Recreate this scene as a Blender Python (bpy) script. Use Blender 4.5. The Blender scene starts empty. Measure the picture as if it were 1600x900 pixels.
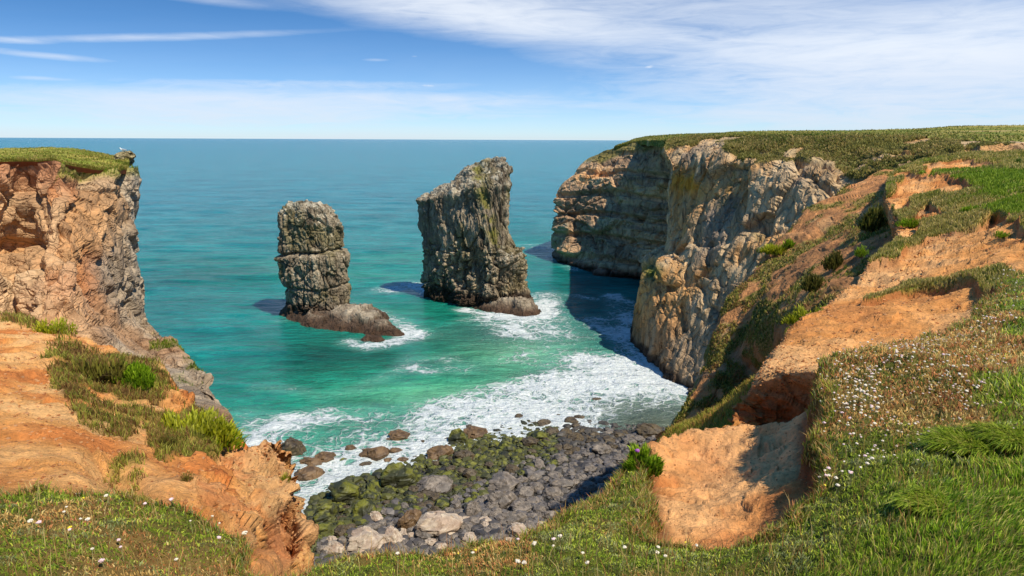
import bpy, math, random
import numpy as np
from mathutils import Matrix, Vector, Euler
random.seed(7)
rng = np.random.default_rng(11)
R_ = math.radians
scene = bpy.context.scene
col = scene.collection

# ------------------------------------------------------------------ camera
PITCH, ROLL, FPX = 12.29, 0.25, 1066.7
CAMH = 40.0
CAM = np.array([0.0, 0.0, CAMH])
cam_d = bpy.data.cameras.new('camera'); cam = bpy.data.objects.new('camera', cam_d); col.objects.link(cam)
cam_d.sensor_width = 36.0; cam_d.lens = 24.0; cam_d.clip_end = 60000.0; cam_d.clip_start = 0.05
RM = Matrix.Rotation(R_(90 - PITCH), 3, 'X') @ Matrix.Rotation(R_(ROLL), 3, 'Z')
cam.matrix_world = Matrix.Translation((0, 0, CAMH)) @ RM.to_4x4()
scene.camera = cam
RN = np.array(RM)

# ------------------------------------------------------------------ light
SUN_AZ, SUN_EL = 133.0, 56.0          # degrees clockwise from the view direction, elevation
sd = Vector((math.sin(R_(SUN_AZ)) * math.cos(R_(SUN_EL)), math.cos(R_(SUN_AZ)) * math.cos(R_(SUN_EL)), math.sin(R_(SUN_EL))))
sun_d = bpy.data.lights.new('sun', 'SUN'); sun = bpy.data.objects.new('sun', sun_d); col.objects.link(sun)
sun_d.energy = 4.4; sun_d.angle = R_(0.53); sun_d.color = (1.0, 0.93, 0.80)
sun.rotation_euler = sd.to_track_quat('Z', 'Y').to_euler()
sun.location = (0, 0, 120)
scene.view_settings.view_transform = 'Standard'; scene.view_settings.look = 'None'
scene.view_settings.exposure = 0.42; scene.view_settings.gamma = 1.0
scene.cycles.use_denoising = True
scene.cycles.max_bounces = 6; scene.cycles.diffuse_bounces = 3; scene.cycles.glossy_bounces = 3
scene.cycles.transmission_bounces = 3; scene.cycles.transparent_max_bounces = 4
scene.cycles.sample_clamp_indirect = 4.0

def ray(px, py):
    d = RN @ np.array([(px - 800) / FPX, (450 - py) / FPX, -1.0])
    return d / np.linalg.norm(d)
def at(px, py, Y):
    d = ray(px, py); return CAM + d * (Y / d[1])
def S(px, py, z=0.0):
    d = ray(px, py); return CAM + d * ((z - CAMH) / d[2])
def project(P):
    q = (P - CAM) @ RN
    w = np.maximum(-q[..., 2], 1e-3)
    return 800 + FPX * q[..., 0] / w, 450 - FPX * q[..., 1] / w

def lin(r, g, b):
    f = lambda c: (c / 255 / 12.92) if c / 255 <= 0.04045 else ((c / 255 + 0.055) / 1.055) ** 2.4
    return np.array([f(r), f(g), f(b)])

# ------------------------------------------------------------------ node helpers
class NT:
    def __init__(s, tree): s.t = tree; s.n = tree.nodes; s.l = tree.links
    def node(s, typ, **kw):
        n = s.n.new(typ)
        for k, v in kw.items(): setattr(n, k, v)
        return n
    def link(s, a, b): s.l.new(a, b)
    def setin(s, n, i, v):
        if isinstance(v, bpy.types.NodeSocket): s.l.new(v, n.inputs[i])
        elif v is not None: n.inputs[i].default_value = v
    def math(s, op, a, b=None, c=None, clamp=False):
        n = s.n.new('ShaderNodeMath'); n.operation = op; n.use_clamp = clamp
        for i, v in enumerate((a, b, c)): s.setin(n, i, v)
        return n.outputs[0]
    def mix(s, f, a, b, mode='MIX'):
        n = s.n.new('ShaderNodeMix'); n.data_type = 'RGBA'; n.blend_type = mode
        s.setin(n, 0, f); s.setin(n, 6, a); s.setin(n, 7, b)
        return n.outputs[2]
    def noise(s, vec, scale, detail=5, rough=0.55, dist=0.0):
        n = s.n.new('ShaderNodeTexNoise'); s.setin(n, 'Vector', vec)
        n.inputs['Scale'].default_value = scale; n.inputs['Detail'].default_value = detail
        n.inputs['Roughness'].default_value = rough; n.inputs['Distortion'].default_value = dist
        return n.outputs[0]
    def voro(s, vec, scale, feature='F1'):
        n = s.n.new('ShaderNodeTexVoronoi'); n.feature = feature; s.setin(n, 'Vector', vec)
        n.inputs['Scale'].default_value = scale
        return n.outputs['Distance']
    def remap(s, v, a, b, c=0.0, d=1.0, smooth=False):
        n = s.n.new('ShaderNodeMapRange'); n.clamp = True
        if smooth: n.interpolation_type = 'SMOOTHSTEP'
        s.setin(n, 0, v); s.setin(n, 1, a); s.setin(n, 2, b); s.setin(n, 3, c); s.setin(n, 4, d)
        return n.outputs[0]
    def scalevec(s, v, sc):
        n = s.n.new('ShaderNodeVectorMath'); n.operation = 'MULTIPLY'
        s.l.new(v, n.inputs[0]); n.inputs[1].default_value = sc
        return n.outputs[0]

# ------------------------------------------------------------------ sky
world = bpy.data.worlds.new('World'); scene.world = world; world.use_nodes = True
W = NT(world.node_tree); W.n.clear()
tc = W.node('ShaderNodeTexCoord'); gen = tc.outputs['Generated']
sep = W.node('ShaderNodeSeparateXYZ'); W.link(gen, sep.inputs[0])
X_, Y_, Z_ = sep.outputs
zz = W.math('ADD', W.math('MULTIPLY', W.math('MAXIMUM', Z_, 0.0), 2.6), 0.03)
cmb = W.node('ShaderNodeCombineXYZ'); W.link(X_, cmb.inputs[0]); W.link(Y_, cmb.inputs[1]); W.link(zz, cmb.inputs[2])
sky = W.node('ShaderNodeTexSky'); sky.sky_type = 'NISHITA'; sky.sun_disc = False
sky.sun_elevation = R_(SUN_EL); sky.sun_rotation = R_(SUN_AZ); sky.altitude = 40; sky.air_density = 1.0; sky.dust_density = 0.6; sky.ozone_density = 3.0
W.link(cmb.outputs[0], sky.inputs[0])
hs = W.node('ShaderNodeHueSaturation'); hs.inputs['Saturation'].default_value = 1.32; hs.inputs['Value'].default_value = 0.92; W.link(sky.outputs[0], hs.inputs['Color'])
tintd = W.mix(1.0, hs.outputs[0], (0.66, 1.06, 1.13, 1), 'MULTIPLY')
az = W.math('ARCTAN2', X_, Y_); el = W.math('ARCSINE', Z_)
acmb = W.node('ShaderNodeCombineXYZ'); W.link(az, acmb.inputs[0]); W.link(el, acmb.inputs[1])
av = acmb.outputs[0]
n1 = W.noise(W.scalevec(av, (1.6, 9.0, 1)), 2.2, 9, 0.62, 0.5)
n2 = W.noise(W.scalevec(av, (3.0, 22.0, 1)), 3.2, 10, 0.66, 1.2)
n3 = W.noise(W.scalevec(av, (9.0, 26.0, 1)), 5.0, 6, 0.6, 0.3)
nn = W.math('ADD', W.math('MULTIPLY', n1, 0.55), W.math('MULTIPLY', n2, 0.45))
def ae(px, py):
    d = ray(px, py); return math.atan2(d[0], d[1]), math.asin(d[2])
def streak(px0, py0, px1, py1, h, dens):
    a0, e0 = ae(px0, py0); a1, e1 = ae(px1, py1)
    ca, ce = (a0 + a1) / 2, (e0 + e1) / 2
    L = math.hypot(a1 - a0, e1 - e0) / 2; th = math.atan2(e1 - e0, a1 - a0)
    da = W.math('SUBTRACT', az, ca); de = W.math('SUBTRACT', el, ce)
    u = W.math('ADD', W.math('MULTIPLY', da, math.cos(th) / L), W.math('MULTIPLY', de, math.sin(th) / L))
    v = W.math('ADD', W.math('MULTIPLY', da, -math.sin(th) / (h / FPX)), W.math('MULTIPLY', de, math.cos(th) / (h / FPX)))
    r2 = W.math('ADD', W.math('MULTIPLY', u, u), W.math('MULTIPLY', v, v))
    g = W.math('MULTIPLY', W.math('EXPONENT', W.math('MULTIPLY', r2, -1.4)), dens)
    return g
streaks = [(400, -45, 1060, 66, 32, 1.5), (560, -30, 1500, 8, 40, .75), (1050, 64, 1800, 74, 34, 1.0), (960, 128, 1800, 160, 46, 1.5),
           (1150, 95, 1800, 60, 26, 1.0), (1350, 110, 2000, 100, 80, .8), (1300, 20, 1900, 10, 30, .5), (1060, 60, 1330, 62, 7, .45), (1000, 40, 1200, 95, 9, .3),
           (-120, 62, 500, 49, 6, .62), (-60, 74, 185, 97, 5.5, .75), (-30, 60, 80, 68, 3.5, .5),
           (180, 125, 720, 132, 7, .6), (0, 119, 110, 124, 3, .4), (-300, 172, 900, 172, 34, 1.7), (500, 150, 900, 162, 8, .5),
           (-300, 140, 700, 152, 14, .42), (850, 200, 1900, 190, 34, 1.2), (200, -20, 420, 10, 8, .4),
           (560, 93, 612, 94, 3, .6), (640, 88, 655, 88, 2, .3), (820, 90, 1000, 100, 10, .25)]
tot = None
for s_ in streaks:
    g = streak(*s_); tot = g if tot is None else W.math('ADD', tot, g)
dens = W.math('MULTIPLY', tot, W.remap(nn, 0.34, 0.66, 0.35, 1.5))
dens = W.math('SUBTRACT', 1.0, W.math('EXPONENT', W.math('MULTIPLY', dens, -1.15)))
puffs = None
for p_ in [(998, 106, 1032, 103, 5, .95), (1035, 103, 1070, 102, 4, .8), (1280, 103, 1360, 101, 5, 1.0), (1360, 97, 1440, 92, 4, 1.1), (1120, 136, 1260, 137, 4, .7),
           (690, 154, 840, 161, 4, .8), (640, 132, 705, 136, 4, .9), (570, 93, 612, 94, 3, .8), (1090, 42, 1190, 40, 4, .6)]:
    g = streak(*p_); puffs = g if puffs is None else W.math('ADD', puffs, g)
pf = W.remap(W.math('MULTIPLY', puffs, W.math('ADD', n3, 0.15)), 0.28, 0.75)
dens = W.math('MAXIMUM', dens, W.math('MULTIPLY', pf, 0.9))
hor = W.math('MULTIPLY', W.math('EXPONENT', W.math('MULTIPLY', W.math('MAXIMUM', el, 0.0), -16.0)), 0.86)
dens = W.math('MAXIMUM', W.math('MULTIPLY', dens, 0.92), W.math('MULTIPLY', hor, W.remap(n1, .2, .8, .8, 1.1)), clamp=True)
cloudcol = W.mix(W.remap(el, 0.0, 0.12), (4.3, 4.6, 5.25, 1), (5.5, 5.8, 6.2, 1))
skyc = W.mix(dens, tintd, cloudcol)
bg = W.node('ShaderNodeBackground'); W.link(skyc, bg.inputs[0]); bg.inputs[1].default_value = 0.128
wo = W.node('ShaderNodeOutputWorld'); W.link(bg.outputs[0], wo.inputs[0])

# ------------------------------------------------------------------ noise (numpy)
def _h(ix, iy, iz, seed):
    with np.errstate(over='ignore'):
        h = (ix.astype(np.uint32) * np.uint32(374761393) + iy.astype(np.uint32) * np.uint32(668265263)
             + iz.astype(np.uint32) * np.uint32(2147483647) + np.uint32(seed) * np.uint32(1274126177))
        h = (h ^ (h >> np.uint32(13))) * np.uint32(1274126177)
        h = (h ^ (h >> np.uint32(16))) * np.uint32(2246822519)
        return (h ^ (h >> np.uint32(15)))
def rnd(ix, iy, iz, seed): return _h(ix, iy, iz, seed).astype(np.float64) / 4294967295.0
def vnoise(P, seed=0):
    f = np.floor(P); t = P - f; t = t * t * t * (t * (t * 6 - 15) + 10)
    i = f.astype(np.int64); o = 0
    for dx in (0, 1):
        for dy in (0, 1):
            for dz in (0, 1):
                w = (t[:, 0] if dx else 1 - t[:, 0]) * (t[:, 1] if dy else 1 - t[:, 1]) * (t[:, 2] if dz else 1 - t[:, 2])
                o = o + w * rnd(i[:, 0] + dx, i[:, 1] + dy, i[:, 2] + dz, seed)
    return o * 2 - 1
def fbm(P, scale, octv=4, seed=0, gain=0.5, an=(1, 1, 1)):
    q = P * np.array(an) / scale; o = 0; a = 1; t = 0
    for k in range(octv):
        o = o + a * vnoise(q + 17.3 * k, seed + k); t += a; a *= gain; q = q * 2.03
    return o / t
def facets(P, scale, an=(1, 1, 1), seed=0, tilt=1.0):
    q = P * np.array(an) / scale
    f = np.floor(q).astype(np.int64)
    best = np.full(len(q), 9e9); sec = np.full(len(q), 9e9)
    off = np.zeros_like(q); cid = np.zeros_like(f)
    for dx in (-1, 0, 1):
        for dy in (-1, 0, 1):
            for dz in (-1, 0, 1):
                c = f + np.array([dx, dy, dz])
                j = np.stack([rnd(c[:, 0], c[:, 1], c[:, 2], seed + k) for k in (1, 2, 3)], 1)
                d = q - (c + j); r = (d * d).sum(1)
                m = r < best
                sec = np.where(m, best, np.minimum(sec, r))
                best = np.where(m, r, best); off[m] = d[m]; cid[m] = c[m]
    h = rnd(cid[:, 0], cid[:, 1], cid[:, 2], seed + 7) * 2 - 1
    g = np.stack([rnd(cid[:, 0], cid[:, 1], cid[:, 2], seed + 10 + k) * 2 - 1 for k in range(3)], 1)
    edge = np.sqrt(sec) - np.sqrt(best)
    return 0.55 * h + tilt * (g * off).sum(1), edge, (h + 1) / 2
def rockd(P, amp, scale, an=(1, 1, 1), seed=0, crack=0.35, oct3=True, shp=None):
    sf = (lambda a, k: soft(a, shp, k)) if shp else (lambda a, k: a)
    W_ = P + np.stack([fbm(P, scale * 1.3, 2, seed + 70 + k) for k in range(3)], 1) * scale * 0.35
    a, e, h = facets(W_, scale, an, seed)
    d = sf(amp * a - amp * crack * np.clip(1 - e / 0.12, 0, 1), 2)
    b, e2, h2 = facets(W_, scale * 0.37, an, seed + 31)
    d += sf(amp * 0.42 * b - amp * crack * 0.3 * np.clip(1 - e2 / 0.15, 0, 1), 1)
    if oct3:
        c, e3, h3 = facets(P, scale * 0.13, an, seed + 57)
        d += amp * 0.17 * c
    return d, h, h2

# ------------------------------------------------------------------ lofting
def pchip(A, n, axis=0):
    A = np.moveaxis(A, axis, 0); m = len(A)
    dl = np.diff(A, axis=0); s = np.zeros_like(A)
    p = dl[:-1] * dl[1:]
    s[1:-1] = np.where(p > 0, 2 * p / np.where(np.abs(dl[:-1] + dl[1:]) < 1e-9, 1e-9, dl[:-1] + dl[1:]), 0)
    s[0] = dl[0]; s[-1] = dl[-1]
    t = np.linspace(0, m - 1, n); i = np.minimum(t.astype(int), m - 2); f = (t - i).reshape((-1,) + (1,) * (A.ndim - 1))
    y0, y1, a, b = A[i], A[i + 1], s[i], s[i + 1]
    f2, f3 = f * f, f * f * f
    o = (2 * f3 - 3 * f2 + 1) * y0 + (f3 - 2 * f2 + f) * a + (-2 * f3 + 3 * f2) * y1 + (f3 - f2) * b
    return np.moveaxis(o, 0, axis)
def catmull(A, n, axis=0):
    A = np.moveaxis(A, axis, 0); m = len(A)
    s = np.zeros_like(A); s[1:-1] = (A[2:] - A[:-2]) / 2; s[0] = A[1] - A[0]; s[-1] = A[-1] - A[-2]
    t = np.linspace(0, m - 1, n); i = np.minimum(t.astype(int), m - 2); f = (t - i).reshape((-1,) + (1,) * (A.ndim - 1))
    y0, y1, a, b = A[i], A[i + 1], s[i], s[i + 1]; f2, f3 = f * f, f * f * f
    o = (2 * f3 - 3 * f2 + 1) * y0 + (f3 - 2 * f2 + f) * a + (-2 * f3 + 3 * f2) * y1 + (f3 - f2) * b
    return np.moveaxis(o, 0, axis)
def P3(c):
    if isinstance(c, np.ndarray): return c
    return at(*c)
def loft(A, nv, nu, sub=6):
    A = pchip(pchip(A, (A.shape[0] - 1) * sub + 1, 0), (A.shape[1] - 1) * sub + 1, 1)
    for ax, n in ((0, nv), (1, nu)):
        D = np.linalg.norm(np.diff(A, axis=ax), axis=2) / (np.linalg.norm((A.take(range(A.shape[ax] - 1), ax)) - CAM, axis=2) + 1)
        w = D.mean(1 - ax); w = w + w.mean() * .35
        t = np.concatenate([[0], np.cumsum(w)]); t /= t[-1]
        q = np.interp(np.linspace(0, 1, n), t, np.arange(len(t)))
        B_ = np.moveaxis(A, ax, 0); i = np.minimum(q.astype(int), len(B_) - 2); f = (q - i)[:, None, None]
        # smooth (Catmull-Rom) lookup
        p0, p1, p2, p3 = B_[np.maximum(i - 1, 0)], B_[i], B_[i + 1], B_[np.minimum(i + 2, len(B_) - 1)]
        o = .5 * (2 * p1 + (p2 - p0) * f + (2 * p0 - 5 * p1 + 4 * p2 - p3) * f * f + (3 * p1 - p0 - 3 * p2 + p3) * f ** 3)
        A = np.moveaxis(o, 0, ax)
    return A
def ctrl(rows): return np.array([[P3(c) for c in r] for r in rows])
def skirt(A, side, steps):
    """A (m,n,3) control net; adds rows/columns that turn the edge away from the viewer"""
    E = {'left': A[:, 0], 'right': A[:, -1], 'first': A[0], 'last': A[-1]}[side]
    aw = (E - CAM) * np.array([1, 1, 0]); aw /= np.linalg.norm(aw, axis=1, keepdims=True)
    rt = np.stack([aw[:, 1], -aw[:, 0], 0 * aw[:, 0]], 1)
    new = [E + aw * a + rt * l + np.array([0, 0, -d]) for a, l, d in steps]
    if side == 'right': return np.concatenate([A] + [n[:, None] for n in new], 1)
    if side == 'left': return np.concatenate([n[:, None] for n in reversed(new)] + [A], 1)
    if side == 'last': return np.concatenate([A] + [n[None] for n in new], 0)
    return np.concatenate([n[None] for n in reversed(new)] + [A], 0)
def normals(G):
    du = np.gradient(G, axis=1); dv = np.gradient(G, axis=0)
    n = np.cross(dv, du); l = np.linalg.norm(n, axis=2, keepdims=True)
    return n / np.maximum(l, 1e-9)
def soft(d, shape, k=2):
    a = d.reshape(shape)
    for _ in range(k):
        a = np.pad(a, 1, 'edge'); a = (a[:-2, 1:-1] + a[2:, 1:-1] + a[1:-1, :-2] + a[1:-1, 2:] + 2 * a[1:-1, 1:-1]) / 6
    return a.ravel()
def toview(N, P):
    return -N if ((N * (CAM - P)).sum(1) > 0).mean() < .5 else N
def stretch(G, s):
    """1 where the mesh is fine enough to carry relief of size s, falling to 0 where it is stretched"""
    a = np.linalg.norm(np.gradient(G, axis=1), axis=2); b = np.linalg.norm(np.gradient(G, axis=0), axis=2)
    m = np.maximum(a, b).ravel(); return 1 / (1 + (m / (.16 * s)) ** 3)
def grid_mesh(name, G, C, mat, smooth=False, wrap=False, extra=None):
    nv, nu = G.shape[:2]
    me = bpy.data.meshes.new(name)
    i = np.arange(nv * nu).reshape(nv, nu)
    if wrap: i = np.concatenate([i, i[:, :1]], 1)
    q = np.stack([i[:-1, :-1], i[:-1, 1:], i[1:, 1:], i[1:, :-1]], -1).reshape(-1, 4)[:, ::-1]
    raw_mesh(me, G.reshape(-1, 3), q)
    finish(me, C.reshape(-1, 3), smooth, mat, extra)
    ob = bpy.data.objects.new(name, me); col.objects.link(ob)
    return ob
def raw_mesh(me, V, F, tri=None):
    me.vertices.add(len(V)); me.vertices.foreach_set('co', np.ascontiguousarray(V, dtype=np.float32).ravel())
    if tri is None: tri = np.zeros((0, 3), int)
    li = np.concatenate([F.ravel(), tri.ravel()]).astype(np.int32)
    n4, n3 = len(F), len(tri)
    me.loops.add(len(li)); me.loops.foreach_set('vertex_index', li)
    ls = np.concatenate([np.arange(n4) * 4, n4 * 4 + np.arange(n3) * 3]).astype(np.int32)
    me.polygons.add(n4 + n3); me.polygons.foreach_set('loop_start', ls)
def finish(me, C, smooth, mat, extra=None):
    me.update(calc_edges=True)
    me.polygons.foreach_set('use_smooth', np.full(len(me.polygons), smooth))
    if C is not None:
        a = me.color_attributes.new('Col', 'FLOAT_COLOR', 'POINT')
        a.data.foreach_set('color', np.concatenate([C, np.ones((len(C), 1))], 1).astype(np.float32).ravel())
    for k, v in (extra or {}).items():
        a = me.attributes.new(k, 'FLOAT', 'POINT'); a.data.foreach_set('value', v.astype(np.float32).ravel())
    me.materials.append(mat); me.validate()
def struct(o): o['kind'] = 'structure'; return o
def stuff(o): o['kind'] = 'stuff'; return o
def tag(o, label, cat, group=None):
    o['label'] = label; o['category'] = cat
    if group: o['group'] = group
    return o
def mixc(a, b, t):
    t = np.clip(t, 0, 1)[:, None]; return a * (1 - t) + b * t
def sst(x, a, b):
    t = np.clip((x - a) / (b - a), 0, 1); return t * t * (3 - 2 * t)
def inpoly(x, y, poly):
    r = np.zeros(len(x), bool); n = len(poly)
    for k in range(n):
        x0, y0 = poly[k]; x1, y1 = poly[(k + 1) % n]
        if y0 == y1: continue
        c = ((y0 > y) != (y1 > y)) & (x < (x1 - x0) * (y - y0) / (y1 - y0) + x0)
        r ^= c
    return r
def blob(x, y, cx, cy, rx, ry, rot=0):
    c, s = math.cos(R_(rot)), math.sin(R_(rot)); dx, dy = x - cx, y - cy
    return np.exp(-(((dx * c + dy * s) / rx) ** 2 + ((-dx * s + dy * c) / ry) ** 2))

# ------------------------------------------------------------------ materials
def new_mat(name):
    m = bpy.data.materials.new(name); m.use_nodes = True; T = NT(m.node_tree); T.n.clear()
    out = T.node('ShaderNodeOutputMaterial'); p = T.node('ShaderNodeBsdfPrincipled'); T.link(p.outputs[0], out.inputs[0])
    return m, T, p, out
def attr(T, name='Col'):
    a = T.node('ShaderNodeAttribute'); a.attribute_name = name; return a
def bump(T, h, strength, dist, normal=None):
    b = T.node('ShaderNodeBump'); b.inputs['Strength'].default_value = strength; b.inputs['Distance'].default_value = dist
    T.link(h, b.inputs['Height'])
    if normal is not None: T.link(normal, b.inputs['Normal'])
    return b.outputs[0]
def rock_mat(name, fine=1.0, rough=0.9, an=(1, 1, 1), var=0.35, bumpd=0.25, spec=0.25, crack=0.0):
    m, T, p, out = new_mat(name)
    g = T.node('ShaderNodeNewGeometry'); pos = T.scalevec(g.outputs['Position'], an)
    c = attr(T).outputs['Color']
    n1 = T.noise(pos, 0.9 / fine, 8, 0.65, 0.4); n2 = T.noise(pos, 4.5 / fine, 6, 0.7)
    f = T.math('ADD', T.math('MULTIPLY', n1, 0.6), T.math('MULTIPLY', n2, 0.4))
    k = T.remap(f, 0.3, 0.7, 1 - var, 1 + var)
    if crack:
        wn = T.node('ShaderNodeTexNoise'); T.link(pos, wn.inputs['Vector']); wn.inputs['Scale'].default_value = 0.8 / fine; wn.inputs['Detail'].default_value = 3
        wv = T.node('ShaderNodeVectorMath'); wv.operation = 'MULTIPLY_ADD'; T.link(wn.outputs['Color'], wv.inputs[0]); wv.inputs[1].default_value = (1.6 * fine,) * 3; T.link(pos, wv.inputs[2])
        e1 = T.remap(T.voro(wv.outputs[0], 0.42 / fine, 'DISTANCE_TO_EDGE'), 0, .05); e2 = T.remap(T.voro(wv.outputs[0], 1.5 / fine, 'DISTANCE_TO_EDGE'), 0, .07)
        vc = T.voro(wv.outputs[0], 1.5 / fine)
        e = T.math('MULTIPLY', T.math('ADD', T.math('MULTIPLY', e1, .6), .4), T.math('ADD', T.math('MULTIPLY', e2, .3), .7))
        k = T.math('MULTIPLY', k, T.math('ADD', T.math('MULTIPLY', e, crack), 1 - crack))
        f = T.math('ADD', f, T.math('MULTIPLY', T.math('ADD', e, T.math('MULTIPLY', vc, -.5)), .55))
    cc = T.node('ShaderNodeCombineColor')
    for i in range(3): T.link(k, cc.inputs[i])
    c2 = T.mix(1.0, c, cc.outputs[0], 'MULTIPLY')
    T.link(c2, p.inputs['Base Color']); p.inputs['Roughness'].default_value = rough
    p.inputs['Specular IOR Level'].default_value = spec
    T.link(bump(T, f, 0.9, bumpd * fine), p.inputs['Normal'])
    return m
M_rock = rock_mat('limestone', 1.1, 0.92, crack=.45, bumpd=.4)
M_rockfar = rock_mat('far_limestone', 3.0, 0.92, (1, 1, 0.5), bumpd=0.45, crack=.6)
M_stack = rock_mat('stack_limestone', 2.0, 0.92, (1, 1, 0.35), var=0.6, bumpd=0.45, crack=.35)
M_soil = rock_mat('orange_soil', 0.18, 0.95, (1, 1, 1), 0.5, 0.7, 0.1)
M_turf = rock_mat('turf_soil', 0.15, 0.95, (1, 1, 1), 0.4, 0.15, 0.1)
M_slope = rock_mat('vegetated_slope', 0.9, 0.95, (1, 1, 1), 0.5, 0.5, 0.1)
M_boulder = rock_mat('boulder', 0.6, 0.6, (1, 1, 1), 0.4, 0.12, 0.45)

def leaf_mat(name, rough=0.55, trans=0.35):
    m, T, p, out = new_mat(name)
    c = attr(T).outputs['Color']
    T.link(c, p.inputs['Base Color']); p.inputs['Roughness'].default_value = rough; p.inputs['Specular IOR Level'].default_value = 0.16
    tr = T.node('ShaderNodeBsdfTranslucent'); T.link(c, tr.inputs[0])
    mx = T.node('ShaderNodeMixShader'); mx.inputs[0].default_value = trans
    T.link(p.outputs[0], mx.inputs[1]); T.link(tr.outputs[0], mx.inputs[2]); T.link(mx.outputs[0], out.inputs[0])
    return m
M_grass = leaf_mat('grass', .5, .42)
def flat_mat(name, c, rough=0.6, trans=0):
    m, T, p, out = new_mat(name)
    g = T.node('ShaderNodeNewGeometry')
    n = T.noise(g.outputs['Position'], 180, 3, 0.6)
    T.link(T.mix(n, tuple(np.array(c) * 0.8) + (1,), tuple(np.minimum(np.array(c) * 1.12, 1)) + (1,)), p.inputs['Base Color'])
    p.inputs['Roughness'].default_value = rough
    return m

# ------------------------------------------------------------------ grass blades
class Blades:
    def __init__(s): s.V = []; s.C = []; s.n = 0
    def add(s, P, h, w, lean, c, up=None):
        """P (n,3) roots, h,w (n,), lean (n,3) horizontal tip offset, c (n,3)"""
        n = len(P)
        a = rng.uniform(0, 2 * math.pi, n)
        side = np.stack([np.cos(a), np.sin(a), np.zeros(n)], 1) * (w / 2)[:, None]
        upv = np.array([0, 0, 1.0]) if up is None else up
        mid = P + upv * (h * 0.55)[:, None] + lean * 0.3
        tip = P + upv * (h * np.sqrt(np.clip(1 - (np.linalg.norm(lean, axis=1) / np.maximum(h, 1e-6)) ** 2 * 0.5, 0.1, 1)))[:, None] + lean
        V = np.stack([P - side, P + side, mid + side * 0.8, mid - side * 0.8, tip], 1)
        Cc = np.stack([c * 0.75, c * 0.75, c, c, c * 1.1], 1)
        s.V.append(V.reshape(-1, 3)); s.C.append(Cc.reshape(-1, 3)); s.n += n
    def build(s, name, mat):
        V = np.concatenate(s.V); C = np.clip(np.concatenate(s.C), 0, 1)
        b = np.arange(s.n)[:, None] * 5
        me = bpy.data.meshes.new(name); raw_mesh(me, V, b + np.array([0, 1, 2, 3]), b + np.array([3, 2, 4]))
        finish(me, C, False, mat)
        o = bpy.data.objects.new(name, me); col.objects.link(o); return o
def sample(G, Wt, n):
    w = (Wt[:-1, :-1]).astype(float).ravel(); w /= w.sum()
    k = rng.choice(len(w), n, p=w); nu = Wt.shape[1] - 1
    v, u = k // nu, k % nu; a, b = rng.random(n)[:, None], rng.random(n)[:, None]
    return (G[v, u] * (1 - a) + G[v, u + 1] * a) * (1 - b) + (G[v + 1, u] * (1 - a) + G[v + 1, u + 1] * a) * b, v, u
def leanv(n, m, dirx=0.0, diry=0.0, k=0.5):
    a = rng.uniform(0, 2 * math.pi, n); r = rng.uniform(0.2, 1, n) * m
    return np.stack([np.cos(a) * r + dirx * m, np.sin(a) * r + diry * m, np.zeros(n)], 1)

GREEN = lin(92, 122, 40); DGREEN = lin(58, 84, 26); YGREEN = lin(150, 160, 50); STRAW = lin(176, 150, 84); BROWN = lin(112, 82, 48)
ORANGE = lin(212, 146, 82); PALESOIL = lin(228, 176, 118); REDSOIL = lin(164, 98, 54)

# ================================================================== SEA
def seg_dist(x, y, pl):
    best = np.full(len(x), 1e9)
    for (x0, y0), (x1, y1) in zip(pl[:-1], pl[1:]):
        dx, dy = x1 - x0, y1 - y0; t = np.clip(((x - x0) * dx + (y - y0) * dy) / (dx * dx + dy * dy + 1e-9), 0, 1)
        best = np.minimum(best, np.hypot(x - x0 - t * dx, y - y0 - t * dy))
    return best
def pline(pts, z=0): return [tuple(S(a, b, z)[:2]) for a, b in pts]
rows_y = np.concatenate([np.arange(35, 260, 0.55), 260 * 1.012 ** np.arange(1, 480)])
rows_y = np.append(rows_y[rows_y < 45000], 50000)
ta = np.concatenate([np.linspace(-3.2, -0.95, 40)[:-1], np.linspace(-0.95, 0.75, 620), np.linspace(0.75, 3.2, 40)[1:]])
SX = rows_y[:, None] * ta[None, :]; SY = rows_y[:, None] + 0 * SX
sx, sy = SX.ravel(), SY.ravel(); SP = np.stack([sx, sy, 0 * sx], 1)
ppx, ppy = project(SP)
near = sy < 600
foam = np.zeros(len(sx))
surf = pline([(440, 800), (480, 740), (560, 700), (640, 676), (720, 655), (800, 640), (880, 622), (960, 600), (1060, 590)])
edge_l = pline([(470, 850), (496, 800), (548, 762), (624, 738), (700, 708), (760, 686), (830, 672), (900, 668)])
dsurf = np.full(len(sx), 1e9); dsurf[near] = seg_dist(sx[near], sy[near], surf)
foam += 1.0 * np.exp(-(dsurf / 9.5) ** 2)
def fl(pts, wd, am):
    global foam
    d = np.full(len(sx), 1e9); d[near] = seg_dist(sx[near], sy[near], pline(pts)); foam = foam + am * np.exp(-(d / wd) ** 2)
fl([(470, 840), (500, 800), (580, 750), (660, 720), (760, 690), (850, 660)], 7, 1.1)
fl([(700, 640), (820, 618), (930, 596), (1040, 580)], 4, .75)
fl([(1040, 590), (1000, 560), (985, 520)], 4, .95); fl([(940, 565), (1000, 580), (1050, 600)], 6, 1.0); fl([(915, 560), (950, 566), (975, 575)], 2.5, 1.1)
fl([(900, 625), (1000, 630), (1070, 640)], 9, .62); fl([(990, 520), (965, 490), (955, 462)], 3.5, .75); fl([(985, 540), (950, 520), (930, 500)], 2.5, .6)
fl([(960, 462), (1000, 480), (990, 500)], 2.5, .75); fl([(900, 462), (925, 468)], 2.2, .75); fl([(905, 432), (950, 432), (1000, 434)], 3.0, .6)
fl([(860, 400), (872, 404), (900, 420)], 4, .7); fl([(805, 383), (850, 381)], 3, .62); fl([(800, 390), (835, 386)], 4, .45); fl([(870, 395), (850, 388)], 3, .5)
fl([(612, 452), (640, 446), (668, 450)], 6.0, 1.15); fl([(668, 456), (672, 462)], 3, .8)
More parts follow.
